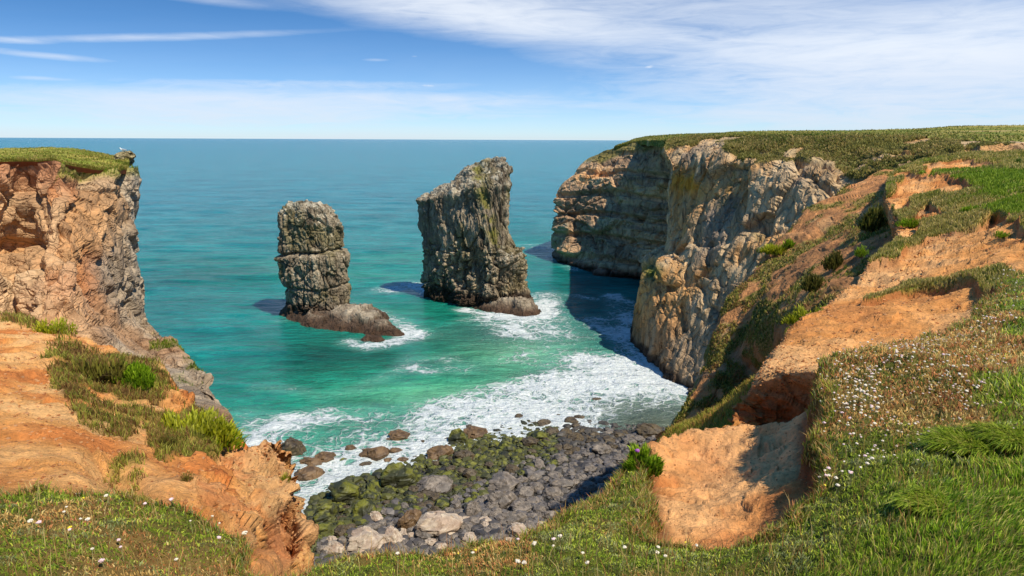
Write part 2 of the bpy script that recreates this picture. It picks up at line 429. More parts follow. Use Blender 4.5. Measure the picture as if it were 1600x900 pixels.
fl([(722, 484), (760, 492), (800, 496), (840, 490), (860, 476)], 2.6, 1.1); fl([(820, 505), (850, 490), (855, 460)], 5, .6)
fl([(780, 500), (810, 520), (860, 520)], 4, .42); fl([(790, 520), (740, 500)], 4, .4)
fl([(545, 535), (580, 542), (620, 534), (645, 524)], 3.0, 1.1); fl([(590, 488), (625, 505), (645, 520)], 3.2, .75); fl([(440, 500), (460, 492)], 2.5, .45)
fl([(400, 605), (440, 608), (470, 612)], 2.2, .62); fl([(645, 578), (672, 582)], 2.0, .8); fl([(640, 570), (560, 610), (500, 620)], 2.5, .42)
fl([(640, 560), (720, 580), (800, 560)], 4, .3); fl([(460, 660), (500, 650), (560, 650)], 4, .75); fl([(380, 650), (400, 690), (420, 700)], 4, .5); fl([(400, 690), (440, 660), (500, 650)], 3, .7)
fl([(660, 650), (760, 612), (830, 604)], 3, .55); fl([(700, 560), (730, 575)], 3, .4); fl([(350, 540), (420, 545)], 4, .18); fl([(830, 500), (870, 560), (900, 590)], 9, .36)
fl([(840, 470), (930, 540)], 10, .28); fl([(700, 520), (860, 560)], 9, .26)
de_ = np.full(len(sx), 1e9); de_[near] = seg_dist(sx[near], sy[near], edge_l); foam += .9 * np.exp(-(de_ / 5.5) ** 2)
foam += 0.10 * fbm(SP, 60, 3, 5, an=(1, 1, 1)) * near
white = np.clip(fbm(SP, 9, 3, 9, an=(.35, 1, 1)) - 0.62, 0, 1) * 1.2 * (sy > 150)
foam = foam * (.95 + .6 * fbm(SP, 13, 3, 31, an=(.6, 1.3, 1)))
foam = 1.16 * (1 - np.exp(-np.clip(foam + white, 0, 3) * 1.0))
# water colour: sea bed and depth, plus stack and cliff shade painted in
dist = np.hypot(sx, sy)
deep = lin(10, 110, 116); teal = lin(8, 116, 108); green = lin(24, 128, 96); milky = lin(92, 160, 118); dark = lin(6, 70, 66)
c = mixc(np.tile(teal, (len(sx), 1)), deep, sst(dist, 170, 520))
nz = fbm(SP, 70, 4, 3, an=(.6, 1.3, 1))
c = mixc(c, green, sst(nz, 0.0, 0.6) * sst(-dist, -360, -150) * 0.8)
c = mixc(c, green, sst(-dist, -150, -95) * 0.6)
c = mixc(c, milky, np.clip(blob(ppx, ppy, 820, 545, 110, 28) * .85 + blob(ppx, ppy, 700, 620, 130, 22) * .8 + blob(ppx, ppy, 830, 590, 80, 20) * .4, 0, 1) * (0.7 + nz))
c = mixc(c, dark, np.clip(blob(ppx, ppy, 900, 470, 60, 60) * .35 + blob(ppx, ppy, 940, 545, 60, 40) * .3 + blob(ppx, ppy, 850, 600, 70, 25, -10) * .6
     + blob(ppx, ppy, 500, 555, 90, 22) * .7 + blob(ppx, ppy, 770, 520, 90, 20) * .8 + blob(ppx, ppy, 330, 430, 140, 22) * .45 + blob(ppx, ppy, 920, 430, 60, 25) * .1, 0, 1))  # patches below the stacks and by the right cliff are their shade, painted
shal = lin(74, 66, 56)
c = mixc(c, shal, np.clip(blob(ppx, ppy, 1000, 652, 120, 36) * 1.5, 0, 1) * .9)
foam = foam * (1 - .25 * np.clip(blob(ppx, ppy, 1000, 655, 90, 26), 0, 1))
c = np.clip(c * (1 + 0.22 * fbm(SP, 22, 3, 8, an=(.5, 1.5, 1)))[:, None], 0, 1)
# gentle swell
amp = 0.32 * np.clip(1.4 - dist / 700, 0, 1)
sz = amp * fbm(SP, 11, 3, 21, an=(.45, 1.2, 1)) * 1.2
sz = sz + .45 * foam * np.abs(fbm(SP, 2.6, 3, 23)) * (dist < 260)
sz = np.where(dsurf < 14, sz + 0.35 * np.exp(-(dsurf / 8) ** 2) * fbm(SP, 3.5, 3, 22), sz)
def sea_material():
    m, T, p, out = new_mat('sea_water')
    g = T.node('ShaderNodeNewGeometry'); pos = g.outputs['Position']
    c = attr(T).outputs['Color']; fd = attr(T, 'foam').outputs['Fac']
    pw = T.scalevec(pos, (0.75, 1.25, 1))
    nA = T.noise(pw, 0.28, 9, 0.66, 1.3); 
    dn = T.node('ShaderNodeTexNoise'); T.link(pos, dn.inputs['Vector']); dn.inputs['Scale'].default_value = 0.35; dn.inputs['Detail'].default_value = 4
    ad = T.node('ShaderNodeVectorMath'); ad.operation = 'MULTIPLY_ADD'; T.link(dn.outputs['Color'], ad.inputs[0]); ad.inputs[1].default_value = (5, 5, 0); T.link(pos, ad.inputs[2])
    v1 = T.voro(ad.outputs[0], 0.42, 'DISTANCE_TO_EDGE'); v2 = T.voro(ad.outputs[0], 1.15, 'DISTANCE_TO_EDGE')
    lace = T.math('MAXIMUM', T.remap(v1, 0.0, 0.32, 1.0, 0.0), T.math('MULTIPLY', T.remap(v2, 0, 0.3, 1.0, 0.0), 0.8))
    n = T.math('ADD', T.math('MULTIPLY', nA, 0.62), T.math('MULTIPLY', lace, 0.36))
    th = T.math('SUBTRACT', 0.97, T.math('MULTIPLY', fd, 0.63))
    f = T.remap(n, T.math('SUBTRACT', th, 0.07), T.math('ADD', th, 0.16), 0, 1, True)
    f = T.math('MULTIPLY', f, T.remap(fd, 0.05, 0.25))
    fine = T.noise(pos, 1.6, 6, 0.7, 0.6)
    fcol = T.mix(T.remap(fine, 0.3, 0.65), (0.5, 0.58, 0.56, 1), (0.88, 0.9, 0.88, 1))
    # faint milky film round the foam, from bubbles under the surface
    film = T.math('MULTIPLY', T.remap(fd, 0.15, 0.9), 0.35)
    ripn = T.math('ADD', T.math('MULTIPLY', T.noise(T.scalevec(pos, (0.5, 1.5, 1)), 0.30, 6, 0.7, 0.4), .6), T.math('MULTIPLY', T.noise(T.scalevec(pos, (0.5, 1.3, 1)), 0.05, 4, 0.6, 0.4), .4))
    rk = T.remap(ripn, .38, .62, .60, 1.42); rc = T.node('ShaderNodeCombineColor')
    for i_ in range(3): T.link(rk, rc.inputs[i_])
    c = T.mix(1.0, c, rc.outputs[0], 'MULTIPLY')
    base = T.mix(film, c, (0.35, 0.58, 0.5, 1))
    T.link(T.mix(f, base, fcol), p.inputs['Base Color'])
    T.link(T.remap(f, 0, 1, 0.17, 0.8), p.inputs['Roughness'])
    p.inputs['IOR'].default_value = 1.33; p.inputs['Specular IOR Level'].default_value = 0.3
    w1 = T.noise(T.scalevec(pos, (0.55, 1.3, 1)), 0.22, 6, 0.62, 0.3); w2 = T.noise(T.scalevec(pos, (0.8, 1.5, 1)), 1.3, 4, 0.6, 0.2)
    w = T.math('ADD', T.math('MULTIPLY', w1, 1.0), T.math('MULTIPLY', w2, 0.22))
    w = T.math('ADD', w, T.math('MULTIPLY', T.math('MULTIPLY', f, fine), 0.25))
    T.link(bump(T, w, 1.0, 2.6), p.inputs['Normal'])
    return m
M_sea = sea_material()
sea = struct(grid_mesh('sea', np.stack([SX, SY, sz.reshape(SX.shape)], -1), c, M_sea, True, extra={'foam': foam}))

# ================================================================== ROCK COLOURS
def colour_grey(P, h, h2, seed, warm=0.4):
    n = fbm(P, 9, 4, seed); s = fbm(P, 1.6, 3, seed + 3, an=(.4, .4, 1.6))
    A = np.tile(lin(150, 134, 112), (len(P), 1))
    A = mixc(A, lin(188, 170, 144), h * .7); A = mixc(A, lin(104, 92, 78), sst(h2, .55, 1) * .7)
    A = mixc(A, lin(182, 128, 78), sst(n + s * .3, .0, .5) * warm)
    return A
def colour_water(A, P, seed, top=2.6):
    z = P[:, 2] + fbm(P, 5, 2, seed + 40) * 1.4
    return mixc(A, lin(66, 50, 38), sst(-z, -top, -top + 1.6) * .9)

# ================================================================== LEFT HEADLAND
Bz = lambda x, y, z: np.array([x, y, z], float)
rows = [
 [(-420, 262, 36), (-150, 258, 41), (0, 253, 46), (40, 253, 47.5), (80, 250, 47), (120, 262, 48.5), (160, 268, 51), (195, 263, 55), (211, 262, 58)],
 [(-420, 330, 34), (-150, 320, 39), (0, 300, 45), (40, 310, 47), (85, 315, 45), (125, 310, 47), (165, 310, 49.5), (198, 310, 54), (215, 312, 57.5)],
 [(-420, 400, 33), (-150, 400, 36.5), (0, 380, 45), (42, 380, 46.5), (78, 385, 43.5), (125, 380, 44.5), (168, 380, 48), (204, 380, 53), (221, 380, 56.5)],
 [(-420, 450, 32), (-150, 450, 35), (0, 440, 43), (35, 440, 45), (60, 445, 41), (110, 445, 41.5), (168, 445, 45.5), (210, 440, 51.5), (227, 440, 55.5)],
 [(-420, 500, 31), (-150, 500, 34), (0, 500, 41), (38, 500, 44), (60, 500, 39), (110, 505, 39.5), (170, 500, 43), (215, 495, 50), (232, 488, 54)],
 [(-420, 560, 29), (-150, 560, 32), (0, 570, 36), (50, 570, 37), (80, 580, 35), (130, 590, 34.5), (190, 575, 37), (245, 545, 45), (262, 543, 47)],
 [(-420, 640, 26), (-150, 640, 29), (0, 660, 31), (70, 660, 31), (120, 660, 30), (180, 660, 29.5), (250, 640, 31), (310, 602, 36), (325, 600, 38)],
 [(-420, 760, 23), (-150, 760, 25), (0, 760, 26), (90, 760, 26), (170, 760, 25.5), (240, 760, 25), (310, 730, 27), (362, 668, 32), (366, 662, 34)],
 [(-420, 950, 22), (-150, 950, 23), (0, 940, 23), (100, 920, 24), (200, 900, 24.5), (270, 880, 25), (340, 830, 28), (385, 760, 33), (390, 750, 35)],
]
A = ctrl(rows)
A = np.concatenate([A, (A[-1] * np.array([1, 1, 0]) + np.array([3.0, 4.0, -3]))[None]], 0)
A = skirt(A, 'right', [(1.5, -0.2, 0), (5, -1.5, .2), (16, -6, .5), (34, -14, 1)])
G = loft(A, 430, 460)
N = normals(G).reshape(-1, 3); P = G.reshape(-1, 3); N = toview(N, P)
qx, qy = project(P)
d1, h, h2 = rockd(P, 1.15, 4.0, (1, 1, .7), 3, .45, shp=G.shape[:2]); d0 = fbm(P, 12, 3, 2) * .7
fade = sst(-P[:, 2], -39.1, -37.0) * .9 + .1
P = P + N * ((d1 * .8 * stretch(G, 3) * (1 - .65 * sst(qy, 500, 570)) + d0 * (1 - .5 * sst(qy, 500, 570))) * fade)[:, None]
tn = fbm(P, 6, 4, 12)
A_ = colour_grey(P, h, h2, 15, .5)
ocol = mixc(mixc(np.tile(lin(196, 146, 96), (len(P), 1)), lin(176, 106, 56), sst(tn, -.05, .5)), lin(212, 182, 142), h * .75); ocol = mixc(ocol, lin(150, 116, 84), sst(h2, .6, .95) * .6)
A_ = mixc(ocol, A_, sst(qx + tn * 50, 150, 205) * .9)
A_ = mixc(A_, lin(158, 84, 48), sst(-(qy + tn * 22), -320, -262) * (qx < 130) * .6)
A_ = mixc(A_, lin(222, 208, 184), sst(qx + tn * 25, 200, 225) * sst(-qy, -480, -300) * .55)
vg = (sst(tn + .6 * fbm(P, 1.0, 3, 4), .12, .4) * ((qx > 235) & (qy > 490))) * .6
vg = np.maximum(vg, sst(-(qy + tn * 16), -278, -262) * (qx > 95) * .8)
A_ = mixc(A_, mixc(np.tile(lin(116, 118, 52), (len(P), 1)), lin(156, 148, 74), h), vg)
A_ = colour_water(A_, P, 4)
Gl = P.reshape(G.shape)
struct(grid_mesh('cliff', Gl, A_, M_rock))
LEFT_G, LEFT_V = Gl, vg.reshape(G.shape[:2])
# turf on top of it
rows = [[(-420, 259, 36), (-150, 256, 41), (0, 251, 46), (40, 251, 47.5), (80, 250, 47.2), (120, 258, 49), (160, 260, 51), (190, 262, 55), (201, 262, 57)],
        [(-420, 246, 50), (-150, 244, 54), (0, 242, 58), (50, 240, 58), (80, 240, 58), (120, 243, 58), (155, 247, 58), (180, 250, 60), (202, 252, 60)],
        [(-420, 236, 80), (-150, 234, 80), (0, 232.5, 84), (50, 231.5, 82), (95, 232, 80), (130, 235, 74), (160, 240, 68), (180, 244, 64), (196, 248, 62)],
        [(-420, 240, 95), (-150, 240, 95), (0, 240, 95), (50, 240, 92), (95, 243, 88), (130, 248, 82), (160, 255, 76), (180, 262, 72), (190, 270, 68)]]
A = ctrl(rows); A = skirt(A, 'first', [(-.3, 0, .1), (0, 0, .45)])
G = pchip(pchip(A, 130, 0), 300, 1); P = G.reshape(-1, 3).copy()
P[:, 2] += fbm(P, 3, 4, 6) * .22 + fbm(P, .7, 2, 8) * .06
qx, qy = project(P); tn = fbm(P, 2.5, 3, 9)
tc_ = mixc(np.tile(lin(118, 124, 44), (len(P), 1)), lin(160, 148, 70), sst(tn, -.2, .4)); tc_ = mixc(tc_, lin(150, 96, 56), sst(tn, .3, .6) * (qx > 90))
tc_ = mixc(tc_, lin(130, 76, 46), sst(-np.repeat(np.arange(130), 300).astype(float), -24, -18))
HT = P.reshape(G.shape)
struct(grid_mesh('headland_turf', HT, tc_, M_turf, True))

# rock knoll on the tip
def rock_lump(name, c, r, seed, mat, colour, res=48, amp=.25, sc=None, parent=None, facet=1.1, flatb=-.35):
    u = np.linspace(0, 2 * math.pi, res * 2, endpoint=False); v = np.linspace(0.02, math.pi - .02, res)
    D = np.stack([np.sin(v)[:, None] * np.cos(u), np.sin(v)[:, None] * np.sin(u), np.cos(v)[:, None] + 0 * u], -1).reshape(-1, 3)
    # random planes cut the ball into a block
    rs = np.random.default_rng(seed); rad = np.full(len(D), 1.0)
    for k in range(14):
        n = rs.normal(size=3); n /= np.linalg.norm(n); dpl = rs.uniform(.66, .95)
        dn = D @ n; rad = np.minimum(rad, np.where(dn > .05, dpl / np.maximum(dn, .05), 9))
    Pp = D * rad[:, None]
    a, e, hh = facets(Pp + seed * 3.1, .55 * facet, seed=seed); b, _, h2_ = facets(Pp + seed, .2, seed=seed + 5)
    Pp = Pp + D * (amp * .45 * a + amp * .14 * b + amp * .1 * fbm(Pp, .3, 3, seed))[:, None]
    Pp = Pp * np.array(r)
    Cc = colour(Pp, hh, h2_)
    me = bpy.data.meshes.new(name)
    i = np.arange(res * res * 2).reshape(res, -1); i = np.concatenate([i, i[:, :1]], 1)
    q = np.stack([i[:-1, :-1], i[:-1, 1:], i[1:, 1:], i[1:, :-1]], -1).reshape(-1, 4)[:, ::-1]
    raw_mesh(me, Pp, q); finish(me, Cc, False, mat)
    o = bpy.data.objects.new(name, me); o.location = c; o.parent = parent
    col.objects.link(o); return o
tipc = at(193, 250, 60.5)
tag(rock_lump('rock_outcrop', tuple(tipc), (.95, .9, .75), 5, M_rock, lambda p, a, b: mixc(np.tile(lin(190, 172, 128), (len(p), 1)), lin(110, 96, 60), b), amp=.5),
    'pale broken rock knob on the grassy tip of the left headland', 'rock')

# gull standing on the knob
def make_gull(loc, rz, label):
    e = bpy.data.objects.new('gull', None); col.objects.link(e); e.location = loc; e.rotation_euler[2] = rz
    tag(e, label, 'gull')
    def lathe(name, pts, rad, mat, seg=14):
        pts = np.array(pts, float); rad = np.array(rad); V = []; F = []
        for i, p in enumerate(pts):
            t = pts[min(i + 1, len(pts) - 1)] - pts[max(i - 1, 0)]; t /= np.linalg.norm(t)
            s = np.cross(t, [0, 1, 0]); s /= np.linalg.norm(s); b = np.cross(s, t)
            for k in range(seg):
                a = 2 * math.pi * k / seg; V.append(p + rad[i][0] * math.cos(a) * b + rad[i][1] * math.sin(a) * s)
        n = len(pts)
        F = [(i * seg + k, i * seg + (k + 1) % seg, (i + 1) * seg + (k + 1) % seg, (i + 1) * seg + k) for i in range(n - 1) for k in range(seg)]
        F += [tuple(range(seg - 1, -1, -1)), tuple((n - 1) * seg + k for k in range(seg))]
        me = bpy.data.meshes.new(name); me.from_pydata([tuple(v) for v in V], [], F); me.materials.append(mat)
        for p_ in me.polygons: p_.use_smooth = True
        o = bpy.data.objects.new(name, me); o.parent = e; col.objects.link(o); return o
    wm = flat_mat('white_feather', (.85, .85, .83)); gm = flat_mat('grey_feather', (.35, .37, .4)); ym = flat_mat('yellow_bill', (.7, .45, .05)); bm_ = flat_mat('black_feather', (.02, .02, .02))
    lathe('body', [(-.26, 0, .17), (-.2, 0, .18), (-.1, 0, .2), (0, 0, .22), (.1, 0, .24), (.15, 0, .28), (.165, 0, .33), (.19, 0, .365), (.225, 0, .37), (.245, 0, .362)],
          [(.015, .01), (.045, .03), (.075, .07), (.09, .085), (.08, .075), (.05, .05), (.038, .04), (.042, .042), (.03, .03), (.012, .012)], wm)
    for s in (-1, 1):
        lathe('wing', [(-.3, s * .05, .2), (-.15, s * .075, .225), (0, s * .082, .25), (.08, s * .07, .26)], [(.01, .02), (.016, .05), (.018, .055), (.01, .03)], gm)
        lathe('wing_tip', [(-.36, s * .03, .19), (-.3, s * .045, .2), (-.24, s * .06, .21)], [(.004, .006), (.011, .018), (.012, .022)], bm_)
        lathe('leg', [(0, s * .03, .0), (.005, s * .03, .07), (0, s * .03, .16)], [(.006, .006)] * 3, ym)
    lathe('bill', [(.24, 0, .362), (.275, 0, .358), (.3, 0, .348)], [(.012, .012), (.009, .01), (.003, .003)], ym)
make_gull((tipc[0] + .05, tipc[1], tipc[2] + .66), R_(200), 'white gull standing on the rock knob at the tip of the left headland')

# ================================================================== FAR HEADLAND (right, behind)
rows = [
 [(868.5, 304, 236), (880, 286, 237), (893, 277, 237), (913, 254, 238), (930, 243, 236), (958, 231, 232), (1000, 219, 224), (1060, 216, 205), (1130, 215, 195)],
 [(866, 318, 235), (878, 312, 232), (892, 305, 230), (915, 292, 228), (935, 280, 225), (963, 270, 220), (1005, 262, 210), (1060, 255, 193), (1130, 250, 184)],
 [(867, 345, 234), (878, 345, 230), (891, 342, 227), (916, 335, 223), (938, 330, 219), (966, 322, 213), (1005, 315, 203), (1055, 310, 189), (1130, 300, 182)],
 [(867, 380, 232.5), (877, 383, 227), (891, 385, 222), (918, 385, 217), (940, 385, 212), (968, 384, 205), (1003, 382, 197), (1050, 380, 186), (1130, 370, 180)],
 [(868, 393, 231.5), (880, 398, 224), (895, 403, 218), (920, 410, 211), (942, 414, 206), (970, 416, 200), (1003, 416, 194), (1050, 415, 184), (1130, 415, 178)],
 [S(867, 403), S(880, 408.5), S(897, 414), S(920, 422), S(943, 429), S(972, 432), S(1005, 434), S(1050, 440), S(1130, 450)],
]
A = ctrl(rows); A = np.concatenate([A, (A[-1] + np.array([0, 0, -3]))[None]], 0)
A = skirt(A, 'left', [(3, .5, 0), (12, 3, 0), (40, 16, 0)])
G = loft(A, 380, 480)
N = normals(G).reshape(-1, 3); P = G.reshape(-1, 3); N = toview(N, P)
strat = P + np.stack([0 * P[:, 0], 0 * P[:, 0], -0.07 * (P[:, 0] - 20)], 1)
d1, h, h2 = rockd(strat, 1.6, 9, (.6, .6, 1.2), 21, .45, shp=G.shape[:2])
zz_ = strat[:, 2] + fbm(P, 14, 3, 22) * 1.0
lay = np.abs(((zz_ / 6.3) % 1) - .5) * 2; step = sst(lay, .1, .35)
d1 = d1 * stretch(G, 5) + 1.4 * step + fbm(P, 22, 3, 24) * 2.2
topf = np.clip((G.shape[0] - 1 - np.repeat(np.arange(G.shape[0]), G.shape[1])) / 1, 0, 1)
fade = sst(np.repeat(np.arange(G.shape[0]), G.shape[1]).astype(float), 0, 60) * .8 + .2
P = P + N * (d1 * fade)[:, None]
qx, qy = project(P)
n = fbm(P, 11, 4, 23); band = fbm(strat, 3.5, 3, 26, an=(.12, .12, 1))
A_ = np.tile(lin(196, 158, 118), (len(P), 1)); A_ = mixc(A_, lin(222, 172, 118), sst(band, -.1, .45) * .9)
A_ = mixc(A_, lin(124, 100, 80), sst(-band, .0, .4) * .6); A_ = mixc(A_, lin(206, 138, 80), sst(band + n * .5, .25, .6) * .8)
A_ = mixc(A_, lin(190, 168, 132), sst(h2, .8, 1) * .6)
A_ = mixc(A_, lin(138, 96, 80), ((qy > 392) & (qy < 440)) * sst(P[:, 2], 3.5, 1.5) * .8)
hedge = np.interp(qx, [860, 905, 930, 1000, 1130], [300, 262, 256, 243, 240])
vg = sst(hedge + n * 22 - qy, -6, 8); A_ = mixc(A_, mixc(np.tile(lin(96, 98, 42), (len(P), 1)), lin(130, 118, 60), h2), vg * .85)
A_ = colour_water(A_, P, 24, 2.2)
FH = P.reshape(G.shape)
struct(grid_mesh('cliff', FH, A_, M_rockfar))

# ================================================================== RIGHT WALL
RIM = [(1042, 219, 160), (1075, 216, 150), (1110, 214.5, 143), (1170, 213.5, 136), (1240, 212.5, 128), (1320, 212.5, 120), (1420, 213.5, 112), (1500, 219.5, 104), (1600, 222.5, 98), (1900, 231, 86)]
wt_ = [P3(q) for q in [(1045, 262, 136), (1078, 240, 133), (1112, 240, 127), (1172, 250, 118), (1242, 262, 109), (1318, 285, 101), (1400, 262, 95), (1500, 238, 91), (1600, 240, 87), (1900, 250, 78)]]
wb_ = [S(*q) for q in [(986, 533), (1006, 558), (1030, 580), (1070, 607), (1130, 645), (1220, 690), (1350, 750), (1450, 790), (1560, 820), (1900, 860)]]
edge_ = {.22: (1044, 320, 135), .42: (1041, 375, 134), .50: (1037, 400, 133), .58: (1005, 421, 130.5), .78: (992, 478, 129.5)}
rows = [[P3(q) for q in RIM], wt_]
for f_, q_ in edge_.items():
    rw_ = [a_ * (1 - f_) + b_ * f_ for a_, b_ in zip(wt_, wb_)]; dv_ = P3(q_) - rw_[0]
    rw_[0] = P3(q_); rw_[1] = rw_[1] + dv_ * .7; rw_[2] = rw_[2] + dv_ * .2; rows.append(rw_)
rows.append(wb_)
A = ctrl(rows); A = np.concatenate([A, (A[-1] + np.array([0, -.5, -3]))[None]], 0)
A = skirt(A, 'left', [(1, .2, 0), (6, 1, 0), (22, 5, 0), (50, 14, 0)])
G = loft(A, 520, 600)
N = normals(G).reshape(-1, 3); P = G.reshape(-1, 3); N = toview(N, P)
tilt = P + np.stack([P[:, 2] * .22, 0 * P[:, 0], -.35 * P[:, 0]], 1)
d1, h, h2 = rockd(tilt, 1.15, 9.5, (1.25, 1.25, .42), 41, .4, shp=G.shape[:2]); d2 = fbm(P, 2.2, 4, 47, an=(1.2, 1.2, .5)) * .5; d1 = d1 * stretch(G, 5)
vi = np.repeat(np.arange(G.shape[0]), G.shape[1]).astype(float)
fade = sst(vi, 20, 75) * .85 + .15
butt = fbm(P, 16, 2, 44, an=(1, 1, .25)) * 2.0
P = P + N * ((d1 + d2 * .7 + butt) * fade)[:, None]
qx, qy = project(P)
n = fbm(P, 12, 4, 45); st = fbm(P, 3.0, 3, 46, an=(1.2, 1.2, .16)); n2_ = fbm(P, 5, 3, 48)
A_ = np.tile(lin(190, 158, 116), (len(P), 1)); A_ = mixc(A_, lin(216, 188, 148), h * .6); A_ = mixc(A_, lin(146, 120, 92), sst(h2, .5, 1) * .5)
A_ = mixc(A_, lin(206, 148, 84), sst(n + st * .7, -.05, .5) * .75)
A_ = mixc(A_, lin(122, 112, 102), sst(-n + st * .6, .08, .5) * .65)
A_ = mixc(A_, lin(206, 142, 48), np.clip(blob(qx, qy, 1075, 285, 40, 22) * 1.2 + blob(qx, qy, 1085, 440, 40, 25) * .7, 0, 1) * sst(n2_, -.2, .3))
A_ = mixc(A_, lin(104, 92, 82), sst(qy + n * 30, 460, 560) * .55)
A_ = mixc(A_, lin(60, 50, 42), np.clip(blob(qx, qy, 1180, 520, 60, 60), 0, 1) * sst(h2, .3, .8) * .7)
vedge = np.interp(qx, [1040, 1060, 1130, 1160, 1240, 1300, 1330, 1400, 1440, 1480, 1520], [228, 222, 224, 240, 252, 264, 280, 290, 256, 222, 218])
vedge = np.where(qx > 1450, np.interp(qx, [1450, 1480, 1600], [250, 224, 223]), vedge)
vgw = sst(vedge + n * 26 + n2_ * 14 - qy, -5, 5)
vgw = np.maximum(vgw, sst(n2_ + st * .4, .5, .6) * .45 * (qy < 380))
gc = mixc(np.tile(lin(116, 114, 54), (len(P), 1)), lin(150, 132, 78), sst(n2_, -.1, .5)); gc = mixc(gc, lin(80, 84, 38), h2 * .6)
rockpatch = sst(fbm(P, 6, 3, 52), .28, .4) * (qx < 1480)
vgw = vgw * (1 - rockpatch * .8)
A_ = mixc(A_, gc, vgw * .93)
vgreen = np.clip(blob(qx, qy, 1018, 425, 16, 14), 0, 1); A_ = mixc(A_, lin(104, 108, 42), vgreen)
A_ = colour_water(A_, P, 44)
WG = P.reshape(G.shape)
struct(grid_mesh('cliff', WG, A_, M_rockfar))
WV = vgw.reshape(G.shape[:2])
# crack lines and a dark bank are in the displacement above

# plateau behind the wall
rows = [
 [(960, 231, 231), (1000, 219.5, 222), *[q for q in RIM if q[0] != 1075]],
 [(975, 226, 240), (1005, 217, 230), (1050, 214, 200), (1110, 211.5, 190), (1170, 210, 190), (1240, 208.5, 190), (1320, 208, 190), (1420, 207.5, 190), (1500, 208, 180), (1600, 211, 170), (1900, 214, 150)],
 [(985, 222, 255), (1010, 214.5, 250), (1060, 210.5, 260), (1110, 209, 280), (1172, 206, 300), (1240, 205, 300), (1320, 204.5, 300), (1440, 201.5, 300), (1500, 197.5, 300), (1600, 196, 300), (1900, 195, 300)],
]
A = ctrl(rows); A = skirt(A, 'last', [(60, 0, 2), (120, 0, 20)]); A = skirt(A, 'first', [(0, 0, 1.5)])
A = skirt(A, 'left', [(5, 2, 3), (20, 8, 12)])
G = pchip(pchip(A, 200, 0), 420, 1); P = G.reshape(-1, 3).copy()
P[:, 2] += fbm(P, 9, 4, 61) * .35
qx, qy = project(P); n = fbm(P, 16, 4, 62, an=(.5, 1.6, 1))
A_ = mixc(np.tile(lin(112, 118, 48), (len(P), 1)), lin(150, 136, 72), sst(n, -.25, .35)); A_ = mixc(A_, lin(84, 96, 40), sst(-n, .05, .4) * .8)
pth = np.exp(-((P[:, 1] - 185 - 10 * np.sin(P[:, 0] / 22) - .12 * P[:, 0]) / 2.2) ** 2); A_ = mixc(A_, lin(176, 146, 104), pth * .8)
PG = P.reshape(G.shape); PW = 1 - np.clip(pth * 1.4, 0, 1).reshape(G.shape[:2])
struct(grid_mesh('plateau', PG, A_, M_slope, True))

# ================================================================== VEGETATED SLOPE (right middle)
rows = [
 [(1600, 244, 84), (1480, 246, 76), (1420, 262, 67), (1380, 270, 63), (1330, 292, 59), (1283, 325, 56), (1232, 368, 53), (1195, 405, 51), (1160, 455, 48), (1124, 520, 45), (1094, 575, 43), (1070, 625, 41), (1052, 668, 39.5)],
 [(1620, 262, 78), (1500, 262, 69), (1440, 280, 58), (1400, 296, 52), (1350, 325, 50), (1305, 360, 48), (1255, 400, 47), (1215, 440, 45.5), (1180, 488, 44), (1145, 545, 42.5), (1113, 600, 40.5), (1090, 645, 39), (1075, 690, 38)],
 [(1640, 300, 60), (1530, 300, 54), (1470, 330, 42), (1425, 352, 36), (1385, 385, 33), (1340, 415, 32), (1290, 450, 31.5), (1250, 485, 32), (1215, 525, 34), (1180, 580, 40.5), (1150, 630, 39), (1125, 680, 38), (1110, 730, 37)],
 [(1660, 380, 52), (1560, 380, 47), (1510, 410, 36), (1470, 440, 30), (1430, 470, 27), (1390, 500, 26), (1345, 530, 26), (1300, 560, 28), (1265, 600, 31), (1230, 650, 38.5), (1200, 700, 37), (1180, 750, 36), (1170, 800, 35)],
]
A = ctrl(rows)
A = skirt(A, 'first', [(.8, -.2, .3), (3.0, -.6, 3), (7, -1.5, 14), (11, -2.5, 42)])
A = skirt(A, 'last', [(-.5, .5, 10), (-1, .5, 30)])
A = skirt(A, 'right', [(1.5, -.5, 1), (6, -3, 6), (14, -6, 22)])
G = loft(A, 420, 520)
N = normals(G).reshape(-1, 3); P = G.reshape(-1, 3); N = toview(N, P)
d1, h, h2 = rockd(P, .5, 3.2, (1, 1, .8), 81, .3)
rid = fbm(P, 9, 3, 82) * 1.0 + fbm(P, 2.4, 4, 83) * .35 + fbm(P, .8, 3, 86) * .14
P = P + N * (d1 * .35 * stretch(G, 2) + rid * .8)[:, None]
qx, qy = project(P); n = fbm(P, 3.2, 4, 84); n2_ = fbm(P, 1.1, 3, 85); big = fbm(P, 10, 2, 87)
A_ = mixc(np.tile(lin(184, 128, 80), (len(P), 1)), lin(146, 102, 66), sst(n2_, -.2, .4)); A_ = mixc(A_, lin(190, 150, 104), sst(h2, .84, 1) * .7)
vv = sst(n + n2_ * .6 + big * .3 + .20 * sst(qy, 350, 600), .02, .32)
gcol = mixc(mixc(np.tile(lin(116, 116, 52), (len(P), 1)), lin(150, 130, 74), sst(n2_, 0, .4)), lin(84, 92, 40), sst(-n2_, .05, .4) * .8)
A_ = mixc(A_, gcol, vv * .9)
A_ = mixc(A_, lin(150, 146, 130), sst(h, .8, .95) * (qx < 1160) * (1 - vv) * .7)
VS = P.reshape(G.shape); VV = vv.reshape(G.shape[:2])
struct(grid_mesh('hillside', VS, A_, M_slope))

